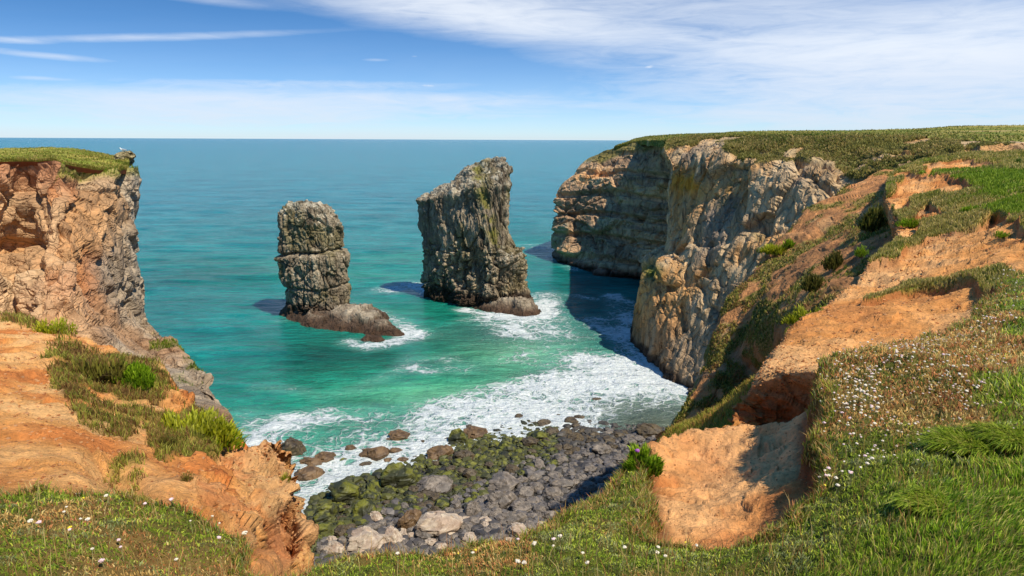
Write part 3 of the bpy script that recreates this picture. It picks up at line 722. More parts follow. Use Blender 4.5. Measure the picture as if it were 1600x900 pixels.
# ================================================================== PATH TERRAIN (right)
rows = [
 [(1440, 252, 74), (1480, 244, 73), (1520, 240, 71), (1560, 239, 69), (1610, 238, 66), (1750, 238, 60), (2300, 240, 50)],
 [(1400, 269, 60), (1440, 263, 57.5), (1480, 260, 54.5), (1530, 258, 50), (1610, 258, 45), (1750, 262, 38), (2300, 270, 27)],
 [(1386, 296, 44), (1412, 292, 43), (1450, 288, 41.5), (1520, 285, 37.5), (1610, 285, 32), (1750, 292, 26), (2300, 305, 17)],
 [(1398, 330, 34), (1425, 328, 33), (1465, 325, 31), (1530, 322, 27.5), (1610, 322, 23), (1750, 332, 18), (2300, 350, 12)],
 [(1406, 366, 26.5), (1434, 368, 25), (1475, 368, 23), (1540, 365, 20), (1610, 368, 17), (1750, 378, 12.5), (2300, 410, 8.6)],
 [(1345, 422, 18.8), (1390, 424, 17.8), (1440, 425, 16.5), (1510, 424, 14.6), (1600, 418, 12.4), (1750, 425, 9.6), (2300, 470, 6.6)],
 [(1293, 462, 14.8), (1350, 468, 13.8), (1410, 470, 13), (1480, 474, 11.9), (1590, 468, 10.2), (1750, 480, 7.8), (2300, 530, 5.6)],
 [(1243, 497, 12.4), (1300, 510, 11.2), (1370, 511, 10.5), (1450, 512, 9.7), (1580, 515, 8.4), (1750, 530, 6.6), (2300, 600, 5)],
 [(1203, 545, 10.6), (1245, 540, 10.1), (1300, 545, 9.5), (1400, 560, 8.7), (1580, 570, 7.4), (1750, 590, 6), (2300, 680, 4.6)],
 [(1183, 575, 10.15), (1228, 562, 9.8), (1290, 562, 9.2), (1400, 590, 8.4), (1580, 610, 7.2), (1750, 640, 5.8), (2300, 740, 4.5)],
 [(1158, 628, 10.1), (1205, 645, 10.25), (1265, 655, 9.9), (1380, 690, 8.4), (1580, 730, 7.2), (1750, 760, 5.8), (2300, 860, 4.5)],
 [(1135, 700, 9.6), (1190, 730, 9.4), (1260, 760, 9.0), (1380, 860, 8), (1580, 900, 7), (1750, 900, 5.8), (2300, 990, 4.5)],
]
A = ctrl(rows)
A = skirt(A, 'left', [(.25, -.1, .3), (.6, .5, 2.2), (.8, 2.0, 8), (1, 4, 30)])
A = skirt(A, 'last', [(0, 0, 6), (0, 0, 20)])
A = skirt(A, 'right', [(-3, 12, 0), (-6, 30, -.5)])
G = pchip(pchip(A, 620, 0), 560, 1)
N = normals(G).reshape(-1, 3); P = G.reshape(-1, 3).copy(); N = toview(N, P)
qx, qy = project(P)
vi = np.repeat(np.arange(G.shape[0]), G.shape[1]) / (G.shape[0] - 1) * (A.shape[0] - 1)
w_n = fbm(P, 2.2, 3, 101)
jx, jy = qx + w_n * 26, qy + w_n * 9
# turf scars: the soil is cut out below a turf lip (grass stays proud)
soilpolys = [
 [(1425, 262), (1450, 254), (1500, 248), (1545, 251), (1565, 260), (1520, 264), (1470, 266)],
 [(1400, 285), (1412, 272), (1470, 270), (1520, 290), (1500, 300), (1450, 306), (1425, 312), (1400, 330), (1390, 345), (1384, 300)],
 [(1380, 352), (1400, 342), (1450, 330), (1468, 320), (1475, 336), (1440, 345), (1420, 368), (1400, 372), (1385, 366)],
 [(1170, 520), (1300, 420), (1400, 400), (1420, 384), (1480, 362), (1530, 350), (1548, 330), (1582, 336), (1584, 352), (1620, 366), (1700, 380), (1700, 424), (1560, 418), (1520, 425), (1440, 438), (1380, 455), (1300, 480), (1180, 540)],
 [(1000, 700), (1000, 560), (1160, 520), (1220, 500), (1290, 478), (1380, 462), (1440, 446), (1525, 437), (1545, 470), (1560, 520), (1650, 560), (1650, 900), (1100, 900)],
]
soil = np.zeros(len(P), bool)
for pl in soilpolys: soil |= inpoly(jx, jy, pl)
gras = ~soil
gras &= ~((vi > 8.4) & (qx < 1330))
uidx = np.tile(np.arange(G.shape[1]), G.shape[0])
gras &= uidx > 172
g2 = gras.reshape(G.shape[:2]).astype(float)
def blur(a, k):
    for _ in range(k):
        a = (np.roll(a, 1, 0) + np.roll(a, -1, 0) + a * 2) / 4; a = (np.roll(a, 1, 1) + np.roll(a, -1, 1) + a * 2) / 4
    return a
gb = blur(g2, 12).ravel()
rngd = np.hypot(P[:, 0], P[:, 1])
lift = np.interp(rngd, [6, 12, 25, 45, 80], [.14, .16, .2, .3, .4])
P[:, 2] += (sst(gb, .3, .75) - 1) * lift
soilf = 1 - sst(gb, .62, .75)
# hollow of the near path recess at the far right and rills in the soil
rill = fbm(P, .9, 4, 102, an=(1, .5, 1)) * .10 + fbm(P, 3.5, 3, 103) * .22 + np.abs(fbm(P, 1.6, 3, 104)) * -.22
P[:, 2] += rill * soilf * np.clip(rngd / 14, .5, 1.8)
P[:, 2] += (1 - soilf) * (fbm(P, 1.5, 4, 105) * .12) * np.clip(rngd / 10, .6, 2.5)
face = sst(vi, 9.2, 9.7) * sst(-qx, -1335, -1300)
d1, h, h2 = rockd(P, .34, 1.5, (.8, 1, 1.5), 106, .5)
lays = fbm(P, .22, 3, 109, an=(.25, .25, 1))
P += N * (d1 * .9 * face + lays * .10 * face + fbm(P, .35, 3, 107) * .05 * (soilf))[:, None]
c1, e1, hc = facets(P, .42, seed=110); P += N * (c1 * .035 * soilf * np.clip(rngd / 12, .6, 2))[:, None]
n = fbm(P, 2.0, 4, 108, an=(1, .6, 1)); n4 = fbm(P, 6, 3, 118)
sc = mixc(np.tile(ORANGE, (len(P), 1)), PALESOIL, sst(n, -.15, .4) * .75); sc = mixc(sc, REDSOIL, sst(-n, .02, .45) * .6)
sc = mixc(sc, lin(150, 84, 44), face * .75); sc = mixc(sc, lin(196, 132, 62), face * sst(h2, .6, .9) * .6)
# soil turns darker brown right below the turf lips
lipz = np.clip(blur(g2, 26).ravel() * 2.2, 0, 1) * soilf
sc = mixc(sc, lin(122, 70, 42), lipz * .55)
gg = mixc(np.tile(lin(104, 116, 42), (len(P), 1)), lin(168, 144, 84), sst(n4 + n * .5, -.12, .42) * .9)
A_ = mixc(gg, sc, soilf)
RG = P.reshape(G.shape); RGm = (1 - soilf).reshape(G.shape[:2])
struct(grid_mesh('path', RG, A_, M_soil, True))

# golden grass bank below the undercut
rows = [[(1215, 580, 15.5), (1190, 590, 15), (1160, 608, 15.5), (1125, 635, 16), (1090, 655, 16.5), (1062, 672, 17)],
        [(1215, 640, 12.5), (1190, 645, 12.3), (1160, 655, 12.6), (1125, 670, 13), (1090, 685, 13.4), (1052, 694, 14)],
        [(1220, 720, 10.5), (1190, 720, 10.5), (1150, 720, 10.8), (1100, 730, 11), (1060, 740, 11.5), (1020, 750, 12)]]
A = ctrl(rows); A = skirt(A, 'first', [(.6, -.2, .6), (2, -.8, 6), (3, -1, 24)]); A = skirt(A, 'right', [(1, -.5, 1), (3, -1.5, 9), (5, -2, 30)])
G = pchip(pchip(A, 120, 0), 140, 1); P = G.reshape(-1, 3).copy(); P[:, 2] += fbm(P, 1.2, 4, 131) * .25
n = fbm(P, 1.0, 3, 132); A_ = mixc(np.tile(lin(150, 130, 58), (len(P), 1)), lin(170, 110, 62), sst(n, 0, .4)); A_ = mixc(A_, lin(96, 104, 38), sst(-n, 0, .4))
GB = P.reshape(G.shape)
struct(grid_mesh('bank', GB, A_, M_turf, True))

# ================================================================== LEFT ORANGE SLOPE
rows = [
 [(-600, 900, 2.6), (-150, 840, 2.85), (0, 812, 2.95), (100, 812, 2.95), (200, 826, 2.9), (300, 850, 2.85), (370, 890, 2.75), (420, 960, 2.7), (455, 1010, 3.0), (480, 1000, 3.6)],
 [(-600, 810, 3.5), (-150, 768, 3.5), (0, 756, 3.5), (100, 754, 3.5), (200, 770, 3.5), (300, 796, 3.45), (370, 830, 3.45), (415, 885, 3.5), (450, 920, 3.9), (472, 905, 4.7)],
 [(-600, 700, 5.2), (-150, 700, 4.8), (0, 700, 4.7), (100, 705, 4.6), (190, 742, 4.35), (290, 760, 4.35), (360, 790, 4.4), (412, 830, 4.5), (446, 858, 4.8), (469, 852, 5.3)],
 [(-600, 620, 8), (-150, 635, 7), (0, 645, 6.5), (100, 655, 6.4), (190, 700, 5.8), (290, 722, 5.9), (360, 745, 5.9), (415, 772, 5.9), (442, 800, 5.9), (461, 800, 6.3)],
 [(-600, 565, 12), (-150, 575, 11), (0, 585, 10.2), (100, 605, 9.2), (185, 645, 8.2), (280, 680, 7.8), (350, 706, 7.8), (415, 735, 7.5), (438, 755, 7.2), (453, 758, 7.4)],
 [(-600, 520, 20), (-150, 525, 18.5), (0, 532, 17), (95, 560, 14), (175, 594, 12.2), (262, 622, 11.5), (330, 670, 10.5), (410, 706, 9.2), (428, 716, 8.9), (442, 722, 8.8)],
 [(-600, 490, 30), (-150, 492, 29), (0, 498, 27), (58, 510, 23.5), (135, 535, 20), (215, 564, 16.5), (290, 634, 13), (380, 700, 10.6), (410, 702, 10), (430, 712, 9.8)],
]
A = ctrl(rows)
A = skirt(A, 'last', [(.6, 0, .6), (2, .3, 4), (4, .6, 14), (6, 1, 40)])
A = skirt(A, 'right', [(.25, -.1, .15), (1.2, -.4, 1.5), (2.5, -.6, 6), (4, -.6, 36)])
G = loft(A, 560, 660)
N = normals(G).reshape(-1, 3); P = G.reshape(-1, 3).copy(); N = toview(N, P)
qx, qy = project(P); rd = np.hypot(P[:, 0], P[:, 1])
bl = sst(qx + fbm(P, .8, 3, 141) * 30, 370, 410) * sst(qy, 690, 705)         # rocky buttress
mid = sst(qx + fbm(P, .8, 3, 141) * 40, 200, 330)
# erosion hollow cut into the buttress
cav = np.exp(-((((qx - 440) * .97 + (qy - 838) * .10) / 20) ** 4 + ((qy - 846) / 48) ** 4))
dirv = (P - CAM); dirv /= np.linalg.norm(dirv, axis=1, keepdims=True)
P += dirv * (cav * 1.3)[:, None]
notch = blob(qx, qy, 178, 716, 22, 40, 35) * .0
P[:, 2] -= .22 * blob(qx, qy, 195, 735, 45, 16, 30) * (rd < 9)
k = np.clip(rd / 7, .5, 3.0)
d1, h, h2 = rockd(P, .2, 1.5, (1, 1, .5), 142, .5, shp=G.shape[:2])
P += N * (d1 * bl * 1.2 * k * (1 - cav) * stretch(G, .9))[:, None]
d3, e3, h3 = facets(P, .5, seed=143); d4, _, _ = facets(P, .16, (1, 1, 1), seed=150); d3 = d3 + d4 * .45
P += N * ((fbm(P, 1.4, 4, 144) * .16 + fbm(P, .3, 3, 145) * .035 - np.abs(fbm(P, .8, 3, 146, an=(1.4, .6, 1))) * .16 * (.4 + mid) + d3 * .06 * (.45 + mid)) * k * sst(P[:, 1], 2.6, 3.8) * stretch(G, 1.2))[:, None]
n = fbm(P, 1.5, 4, 147); n2_ = fbm(P, .35, 3, 148)
A_ = mixc(np.tile(lin(218, 152, 84), (len(P), 1)), lin(232, 182, 120), sst(n, -.2, .35) * .8); A_ = mixc(A_, lin(190, 98, 44), sst(-n, .0, .4) * .6)
A_ = mixc(A_, lin(186, 96, 46), mid * sst(n2_ + n, -.2, .4) * .6)
A_ = mixc(A_, lin(204, 158, 106), bl * sst(h, .35, .8) * .8); A_ = mixc(A_, lin(190, 126, 80), sst(cav, .2, .7) * .8)
grp = [[(62, 500), (112, 500), (112, 532), (90, 530)], [(80, 545), (130, 545), (200, 560), (245, 575), (262, 610), (240, 640), (232, 665), (190, 690), (140, 665), (105, 625), (75, 580)],
       [(232, 640), (300, 638), (350, 690), (350, 715), (300, 715), (240, 712)], [(172, 708), (225, 712), (230, 765), (205, 765), (176, 742)], [(0, 492), (60, 500), (55, 512), (0, 505)]]
gm = np.zeros(len(P))
jx, jy = qx + n * 22 + n2_ * 10, qy + n * 12 + n2_ * 6
for g_ in grp: gm = np.maximum(gm, inpoly(jx, jy, g_).astype(float))
gm = blur(gm.reshape(G.shape[:2]), 3).ravel() * (vi[:1].size > 0)
gm *= sst(fbm(P, .6, 3, 149) + .5 * fbm(P, 1.8, 2, 139), -.22, .05)
A_ = mixc(A_, mixc(np.tile(lin(112, 92, 48), (len(P), 1)), lin(140, 126, 60), sst(n2_, -.2, .3)), gm * .85)
P[:, 2] += gm * .03 * k
LG = P.reshape(G.shape); LM = gm.reshape(G.shape[:2])
struct(grid_mesh('slope', LG, A_, M_soil, True))

# ================================================================== NEAR GROUND (turf + bowl)
def rbf(pts):
    p = np.array(pts, float); X = p[:, :2]; n = len(X)
    f = lambda r: r * r * np.log(r + 1e-9)
    K = f(np.linalg.norm(X[:, None] - X[None], axis=2)) + np.eye(n) * 1e-3
    Q = np.concatenate([np.ones((n, 1)), X], 1)
    M = np.block([[K, Q], [Q.T, np.zeros((3, 3))]]); s = np.linalg.solve(M, np.concatenate([p[:, 2], np.zeros(3)]))
    def ev(x, y):
        o = s[n] + s[n + 1] * x + s[n + 2] * y
        for i in range(n): o = o + s[i] * f(np.hypot(x - X[i, 0], y - X[i, 1]))
        return o
    return ev
def zpix(px, py, z):
    q = S(px, py, CAMH + z); return (q[0], q[1], z)
zT = rbf([(0, 0, -1.62), (-3, 0, -1.6), (3.5, 0, -1.55), (0, -3, -1.6), (-6, -2, -1.5), (7, -1, -1.5), zpix(-150, 765, -1.72), zpix(0, 760, -1.76), zpix(200, 778, -1.8), zpix(300, 805, -1.86), zpix(380, 840, -1.94), zpix(410, 890, -1.92),
          zpix(550, 885, -1.86), zpix(700, 864, -1.86), zpix(800, 850, -1.92), zpix(880, 800, -2.1), zpix(950, 765, -2.25), zpix(985, 725, -2.4), zpix(1010, 700, -2.5),
          zpix(1050, 855, -1.95), zpix(1130, 860, -1.88), zpix(1250, 800, -1.78), zpix(1275, 700, -1.78), zpix(1275, 600, -1.8), zpix(1290, 555, -1.85), zpix(1400, 530, -1.85), zpix(1500, 500, -1.88),
          zpix(1600, 425, -2.0), zpix(1500, 650, -1.62), zpix(1600, 560, -1.6), zpix(1400, 800, -1.6), zpix(1750, 500, -1.6), zpix(150, 860, -1.66), zpix(950, 880, -1.82)])
zB = rbf([zpix(1015, 695, -2.56), zpix(1060, 672, -2.62), zpix(1130, 664, -2.62), zpix(1200, 660, -2.55), zpix(1265, 636, -2.28), zpix(1130, 740, -2.72), zpix(1080, 760, -2.66), zpix(1200, 740, -2.4), zpix(1260, 740, -2.02), zpix(1180, 820, -2.15),
          zpix(1040, 840, -2.2), zpix(1100, 850, -2.15), zpix(1010, 770, -2.35), zpix(1250, 790, -1.98), zpix(980, 800, -2.2)])
def topl(poly, zf, z0=-1.9):
    o = []
    for px, py in poly:
        z = z0
        for _ in range(25):
            q = S(px, py, CAMH + z); z = .5 * z + .5 * float(zf(q[0], q[1]))
        o.append((q[0], q[1]))
    return o
turf_pix = [(-900, 735), (-150, 765), (0, 762), (60, 756), (120, 757), (200, 772), (250, 784), (300, 800), (345, 818), (385, 836), (408, 860), (414, 888), (440, 900), (470, 893), (520, 884), (600, 873), (700, 864), (790, 850), (850, 822),
            (890, 798), (930, 780), (955, 755), (970, 735), (985, 715), (1000, 703), (1016, 700), (1012, 725), (1000, 750), (1012, 775), (1022, 800), (1010, 825), (1040, 846), (1090, 858), (1150, 852), (1200, 838), (1240, 815), (1266, 780), (1270, 745), (1262, 725), (1275, 700),
            (1280, 660), (1272, 620), (1275, 590), (1292, 562), (1330, 548), (1400, 534), (1460, 520), (1510, 500), (1535, 476), (1560, 444), (1590, 424), (1680, 415), (1900, 420)]
bowl_pix = [(940, 900), (975, 800), (985, 760), (998, 712), (1010, 696), (1030, 684), (1062, 673), (1100, 665), (1135, 662), (1170, 664), (1200, 661), (1225, 652), (1248, 640), (1262, 634), (1300, 640), (1330, 700), (1320, 860), (1200, 920)]
TP = topl(turf_pix, zT); TP = [(-9, -4)] + TP + [(14, -4)]
BP = topl(bowl_pix, zB, -2.4)
nu, nv = 1150, 480
ang = np.linspace(-1.12, 1.05, nu); rr = 1.3 * (16 / 1.3) ** np.linspace(0, 1, nv)
GX = rr[:, None] * np.sin(ang)[None]; GY = rr[:, None] * np.cos(ang)[None]
gx, gy = GX.ravel(), GY.ravel(); g0 = np.stack([gx, gy, 0 * gx], 1)
jn = fbm(g0, .5, 3, 151) * .13 + fbm(g0, .14, 3, 152) * .05
def sdist(poly):
    cl = poly + [poly[0]]; d = seg_dist(gx, gy, cl); return np.where(inpoly(gx, gy, poly), d, -d)
dT = sdist(TP) + jn; dB = sdist(BP) + jn * .8
zt = zT(gx, gy); zb = zB(gx, gy)
# bowl relief: a spine on the left, the deep scoop beside it, rills
br = fbm(g0, .7, 4, 153) * .13 + fbm(g0, .16, 3, 154) * .035 - np.abs(fbm(g0, .45, 3, 155, an=(.6, 1.5, 1))) * .09
cl_, _, hcl = facets(np.stack([gx, gy, 0 * gx], 1), .16, seed=158); br += cl_ * .02 + facets(np.stack([gx, gy, 0 * gx], 1), .06, seed=164)[0] * .007
zb = zb + br
cq, ceq, chq = facets(g0 + np.stack([fbm(g0, .15, 2, 162 + k) * .05 for k in range(3)], 1), .11, seed=161)
tr = fbm(g0, .8, 3, 156) * .06 + fbm(g0, .25, 3, 157) * .035 + (sst(ceq, 0, .35) * .016 + chq * .014)
for hx_, hy_, ha_, hb_, hd_ in [(1545, 728, .22, .10, .10), (1575, 800, .2, .07, .06), (1440, 760, .2, .08, .05), (1130, 880, .25, .08, .05), (250, 850, .3, .1, .05)]:
    hq_ = zpix(hx_, hy_, -1.65); tr = tr - hd_ * np.exp(-((gx - hq_[0]) / ha_) ** 2 - ((gy - hq_[1]) / hb_) ** 2)
lip = .10 * np.exp(-np.maximum(dT, 0) / .10)
z = zt + tr - lip * .6
inb = sst(dB, -.03, .03)
zo = np.minimum(zt, zb) - 3.2 * np.clip(np.minimum(-dB, -dT), 0, None) - .25 * sst(-dT, 0, .3)
zo = np.maximum(zo, -14)
zlow = zo * (1 - inb) + zb * inb
zl = np.minimum(zlow, z)
t_ = sst(dT, -.05, .02)
Z = zl * (1 - t_) + z * t_
Gn = np.stack([GX, GY, Z.reshape(GX.shape) + CAMH], -1)
P = Gn.reshape(-1, 3); qx, qy = project(P)
n = fbm(P, .9, 4, 159); n2_ = fbm(P, .25, 3, 160)
sc = mixc(np.tile(lin(216, 146, 84), (len(P), 1)), lin(230, 176, 118), sst(n, -.25, .3) * .9); sc = mixc(sc, lin(188, 110, 62), sst(-n + n2_ * .4, .0, .4) * .55)
sc = mixc(sc, lin(178, 108, 64), np.clip(blob(qx, qy, 1110, 725, 40, 60, 20), 0, 1) * .35)  # shade in the left of the bowl, painted darker into the soil
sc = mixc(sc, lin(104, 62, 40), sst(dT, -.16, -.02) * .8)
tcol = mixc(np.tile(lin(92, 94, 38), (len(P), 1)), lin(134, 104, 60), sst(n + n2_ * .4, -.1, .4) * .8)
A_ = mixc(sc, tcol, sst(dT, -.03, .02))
NCH = chq.reshape(GX.shape); NG = Gn; Nturf = (dT > .0).reshape(GX.shape); Nsoil = ((dT < -.02) & (dB > 0)).reshape(GX.shape)
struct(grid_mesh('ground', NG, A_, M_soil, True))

# ================================================================== SEA STACKS
def stack_body(name, rows, depth, seed, nv, nu, cfun, dfun, boxy=.8, parent=None, base=None):
    Ls = np.array([P3(r[0]) for r in rows]); Rs = np.array([P3(r[1]) for r in rows])
    dp = np.array(depth, float)
    Ls = np.concatenate([[Ls[0] + (0, 0, -4)], Ls]); Rs = np.concatenate([[Rs[0] + (0, 0, -4)], Rs]); dp = np.concatenate([[dp[0]], dp])
    Li, Ri, di = catmull(Ls, nv), catmull(Rs, nv), pchip(dp[:, None], nv)[:, 0]
    ph = np.linspace(0, 2 * math.pi, nu, endpoint=False)
    cs = np.sign(np.cos(ph)) * np.abs(np.cos(ph)) ** boxy; sn = np.sign(np.sin(ph)) * np.abs(np.sin(ph)) ** boxy
    C_ = (Li + Ri) / 2; H_ = (Ri - Li) / 2
    hd = H_.copy(); hd[:, 2] = 0; hd /= np.linalg.norm(hd, axis=1, keepdims=True)
    D_ = np.stack([-hd[:, 1], hd[:, 0], 0 * di], 1)
    G = C_[:, None] + H_[:, None] * cs[None, :, None] + D_[:, None] * (di[:, None] * sn[None])[..., None]
    tp = G[-1].mean(0)
    G = np.concatenate([G] + [(G[-1] * (1 - k) + tp * k)[None] + np.array([0, 0, .5 * k]) for k in (.3, .6, .85, .99)], 0)
    du = np.roll(G, -1, 1) - np.roll(G, 1, 1); dv = np.gradient(G, axis=0); N = np.cross(du, dv)
    N /= np.maximum(np.linalg.norm(N, axis=2, keepdims=True), 1e-9)
    P = G.reshape(-1, 3); N = N.reshape(-1, 3); cen = np.repeat(np.concatenate([C_, np.tile(tp, (4, 1))]), nu, 0)
    N *= np.where((N * (P - cen)).sum(1) < 0, -1, 1)[:, None]
    P, h, h2 = dfun(P, N)
    Cc = cfun(P, N, h, h2)
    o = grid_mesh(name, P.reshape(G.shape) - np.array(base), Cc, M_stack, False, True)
    o.parent = parent
    if parent is None: o.location = base
    return o
def mound(name, cl, wd, ht, seed, colour, parent, base, res=150, mat=None, sharp=1.7):
    """rock ledge: heightfield rising steeply out of the water along a centre line"""
    cl = np.array(cl); x0, y0 = cl.min(0) - max(wd) * 1.3; x1, y1 = cl.max(0) + max(wd) * 1.3
    xs = np.linspace(x0, x1, int(res * 1.6)); ys = np.linspace(y0, y1, res); XX, YY = np.meshgrid(xs, ys); x, y = XX.ravel(), YY.ravel()
    best = np.full(len(x), 1e9); w = np.zeros(len(x)); hh = np.zeros(len(x))
    for k in range(len(cl) - 1):
        d = cl[k + 1] - cl[k]; t = np.clip(((x - cl[k, 0]) * d[0] + (y - cl[k, 1]) * d[1]) / (d @ d), 0, 1)
        r = np.hypot(x - cl[k, 0] - t * d[0], y - cl[k, 1] - t * d[1]); wk = wd[k] * (1 - t) + wd[k + 1] * t; hk = ht[k] * (1 - t) + ht[k + 1] * t
        m = r / wk < best; best = np.where(m, r / wk, best); w = np.where(m, wk, w); hh = np.where(m, hk, hh)
    p0 = np.stack([x, y, 0 * x], 1)
    nn_ = fbm(p0, 5, 4, seed) * .3 + fbm(p0, 1.5, 3, seed + 1) * .12
    z = hh * np.clip((1.0 + nn_ - best) * sharp, -1.6, 1) 
    p1 = np.stack([x, y, z], 1); a, e, h = facets(p1, 3.2, (1, 1, 1.5), seed + 3); b, _, h2 = facets(p1, 1.1, seed=seed + 4)
    z = z + (a * .7 + b * .28) * sst(z, -1, 1) * min(1, max(ht) / 3)
    z = np.maximum(z, -3)
    P = np.stack([x, y, z], 1); C_ = colour(P, h, h2)
    o = grid_mesh(name, P.reshape(res, -1, 3)[::-1] - np.array(base), C_.reshape(res, -1, 3)[::-1].reshape(-1, 3), mat or M_stack, False)
    o.parent = parent
    if parent is None: o.location = base
    return o
def stack_colour(seed, lich=.5):
    def f(P, N, h, h2):
        n = fbm(P, 6, 4, seed); st = fbm(P, 1.6, 3, seed + 1, an=(1.3, 1.3, .12)); sp = fbm(P, .9, 3, seed + 2)
        A = np.tile(lin(126, 112, 92), (len(P), 1)); A = mixc(A, lin(172, 156, 130), h * .45 + sst(st, 0, .5) * .35)
        A = mixc(A, lin(78, 66, 52), sst(-st + n * .3, .1, .5) * .75); A = mixc(A, lin(118, 108, 62), sst(n, .1, .5) * .5)
        A = mixc(A, lin(206, 196, 172), sst(N[:, 2] + sp * 1.2, .55, 1.1) * lich); A = mixc(A, lin(196, 182, 156), sst(sp + .4 * n, .5, .7) * .5)
        return colour_water(A, P, seed, 4.2)
    return f
# --- left stack
b1 = np.array([*S(500, 497)[:2], 0.0]); e1_ = bpy.data.objects.new('sea_stack', None); e1_.location = b1; col.objects.link(e1_)
tag(e1_, 'smaller grey sea stack with a rounded top and a long low ledge to its right', 'sea stack', 'sea stacks standing off the cliffs')
rows = [((458, 494, 155), (545, 500, 152)), ((456, 478, 155), (543, 484, 152)), ((452, 452, 155), (538, 455, 152)), ((444, 425, 155), (537, 428, 152)), ((438, 405, 155), (536, 407, 152)),
        ((435, 392, 155), (534, 396, 152)), ((434, 370, 155), (533, 372, 152)), ((436, 348, 155), (529, 352, 152)), ((441, 332, 155), (520, 337, 152)), ((452, 322, 155), (511, 325, 152)), ((468, 317.5, 154), (500, 319, 153))]
def d_st1(P, N):
    nz = fbm(P, 7, 3, 201); d1, h, h2 = rockd(P, .75, 3.4, (1.2, 1.2, .8), 202, .5)
    st = fbm(P, .8, 3, 203, an=(1.6, 1.6, .1))
    zed = P[:, 2] - .10 * (P[:, 0] - b1[0]) + nz * .6
    l1 = np.exp(-((zed - 15.2) / .35) ** 2) * -1.1 + sst(zed, 15.4, 14.3) * .8
    l2 = np.exp(-((zed - 7.2) / .3) ** 2) * -.6
    return P + N * (d1 + nz * .7 + st * .3 + l1 + l2 - .9 * (1 - np.clip(N[:, 2] * 1.5, 0, 1)))[:, None], h, h2
stack_body('rock_column', rows, [4.8, 4.9, 5.1, 5.4, 5.6, 5.4, 5.2, 5.0, 4.2, 3.2, 2.0], 1, 340, 420, stack_colour(210, .7), d_st1, .75, e1_, b1)
cm = stack_colour(220, .6)
def colm(P, h, h2):
    A = mixc(np.tile(lin(104, 88, 72), (len(P), 1)), lin(168, 154, 132), sst(P[:, 2] + h * 1.5, 2.2, 4.2) * .8); A = mixc(A, lin(84, 62, 46), sst(h2, .5, 1) * .5)
    return mixc(A, lin(70, 50, 36), sst(-P[:, 2], -2.2, -.6) * .85)
mound('ledge', [S(462, 488)[:2], S(478, 490)[:2], S(520, 498)[:2], S(560, 504)[:2], S(594, 516)[:2]], [4.0, 5.4, 6.3, 6.6, 3.6], [2.4, 2.6, 2.6, 3.3, 2.0], 31, colm, e1_, b1)
mound('ledge', [S(585, 517)[:2], S(600, 519)[:2], S(619, 522)[:2]], [2.6, 2.2, 1.6], [2.2, 1.7, 1.3], 33, colm, e1_, b1, 90)
mound('reef', [S(575, 530)[:2], S(590, 532)[:2]], [2.0, 1.4], [1.0, .8], 35, colm, e1_, b1, 60)
# --- right stack
b2 = np.array([*S(750, 478)[:2], 0.0]); e2_ = bpy.data.objects.new('sea_stack', None); e2_.location = b2; col.objects.link(e2_)
tag(e2_, 'taller sea stack with vertical grey flutes, slanting top and a broad dark foot', 'sea stack', 'sea stacks standing off the cliffs')
LY, RY = 178, 160
rows = [((672, 462, LY), (828, 496, RY)), ((669, 440, LY), (826, 470, RY)), ((668, 425, LY), (823, 445, RY)), ((667, 405, LY), (814, 412, RY)), ((665, 385, LY), (800, 388, RY)), ((663, 365, LY), (794, 366, RY)),
        ((661, 345, LY), (794, 345, RY)), ((659, 327, LY), (797, 320, RY)), ((659, 313, LY), (798, 296, RY)), ((675, 302, LY - 1), (796, 280, RY + 1)), ((698, 289, LY - 3), (797, 269, RY + 2)), ((728, 273, LY - 6), (794, 260, RY + 3)), ((757, 255, LY - 8), (786, 247, RY + 5))]
def d_st2(P, N):
    nz = fbm(P, 9, 3, 231); d1, h, h2 = rockd(P, .9, 4.2, (1.4, 1.4, .4), 232, .5)
    st = fbm(P + np.stack([P[:, 2] * .28, 0 * P[:, 0], 0 * P[:, 0]], 1), 1.3, 4, 233, an=(1.6, 1.6, .10)) * .8 * (1 - .8 * sst(N[:, 2], .3, .8)); lowf = sst(-P[:, 2], -17, -12)
    d2, _, _ = rockd(P, 1.2, 3.6, (1, 1, 1), 236, .5)
    rid = np.exp(-((P[:, 0] - b2[0] - 1.5 + .30 * (P[:, 2] - 20)) / 1.8) ** 2) * 1.2 * (P[:, 2] > 14) * .6
    return P + N * (d1 * .75 * (1 - .3 * lowf) + nz * .8 + st * 1.1 * (1 - lowf) + d2 * lowf + rid - 1.4 * (1 - np.clip(N[:, 2] * 1.8, 0, 1)))[:, None], h, h2
def c_st2(P, N, h, h2):
    A = stack_colour(240, .5)(P, N, h, h2)
    gpatch = np.exp(-((P[:, 0] - b2[0] - 3.0 + .30 * (P[:, 2] - 20)) / 1.3) ** 2) * (P[:, 2] > 15) * sst(fbm(P, 2, 3, 241), -.3, .2)
    gpatch = np.maximum(gpatch, sst(P[:, 0] - b2[0], 6.0, 7.5) * (P[:, 2] > 24) * sst(fbm(P, 2.5, 3, 242), -.1, .3))
    A = mixc(A, lin(122, 118, 40), gpatch * .8)
    A = mixc(A, lin(190, 168, 132), sst(-P[:, 2], -17, -12) * sst(h2, .5, .9) * .6 * (P[:, 2] > 4))
    return A
stack_body('rock_column', rows, [9.5, 9, 8.6, 8.0, 7.4, 7.0, 6.8, 6.5, 6.0, 5.2, 4.2, 3.0, 1.8], 2, 420, 560, c_st2, d_st2, .8, e2_, b2)
mound('foot', [S(690, 462)[:2], S(740, 470)[:2], S(790, 482)[:2], S(818, 488)[:2]], [3.5, 5.5, 6.5, 4.5], [1.6, 2.4, 3.0, 3.4], 37, colm, e2_, b2)

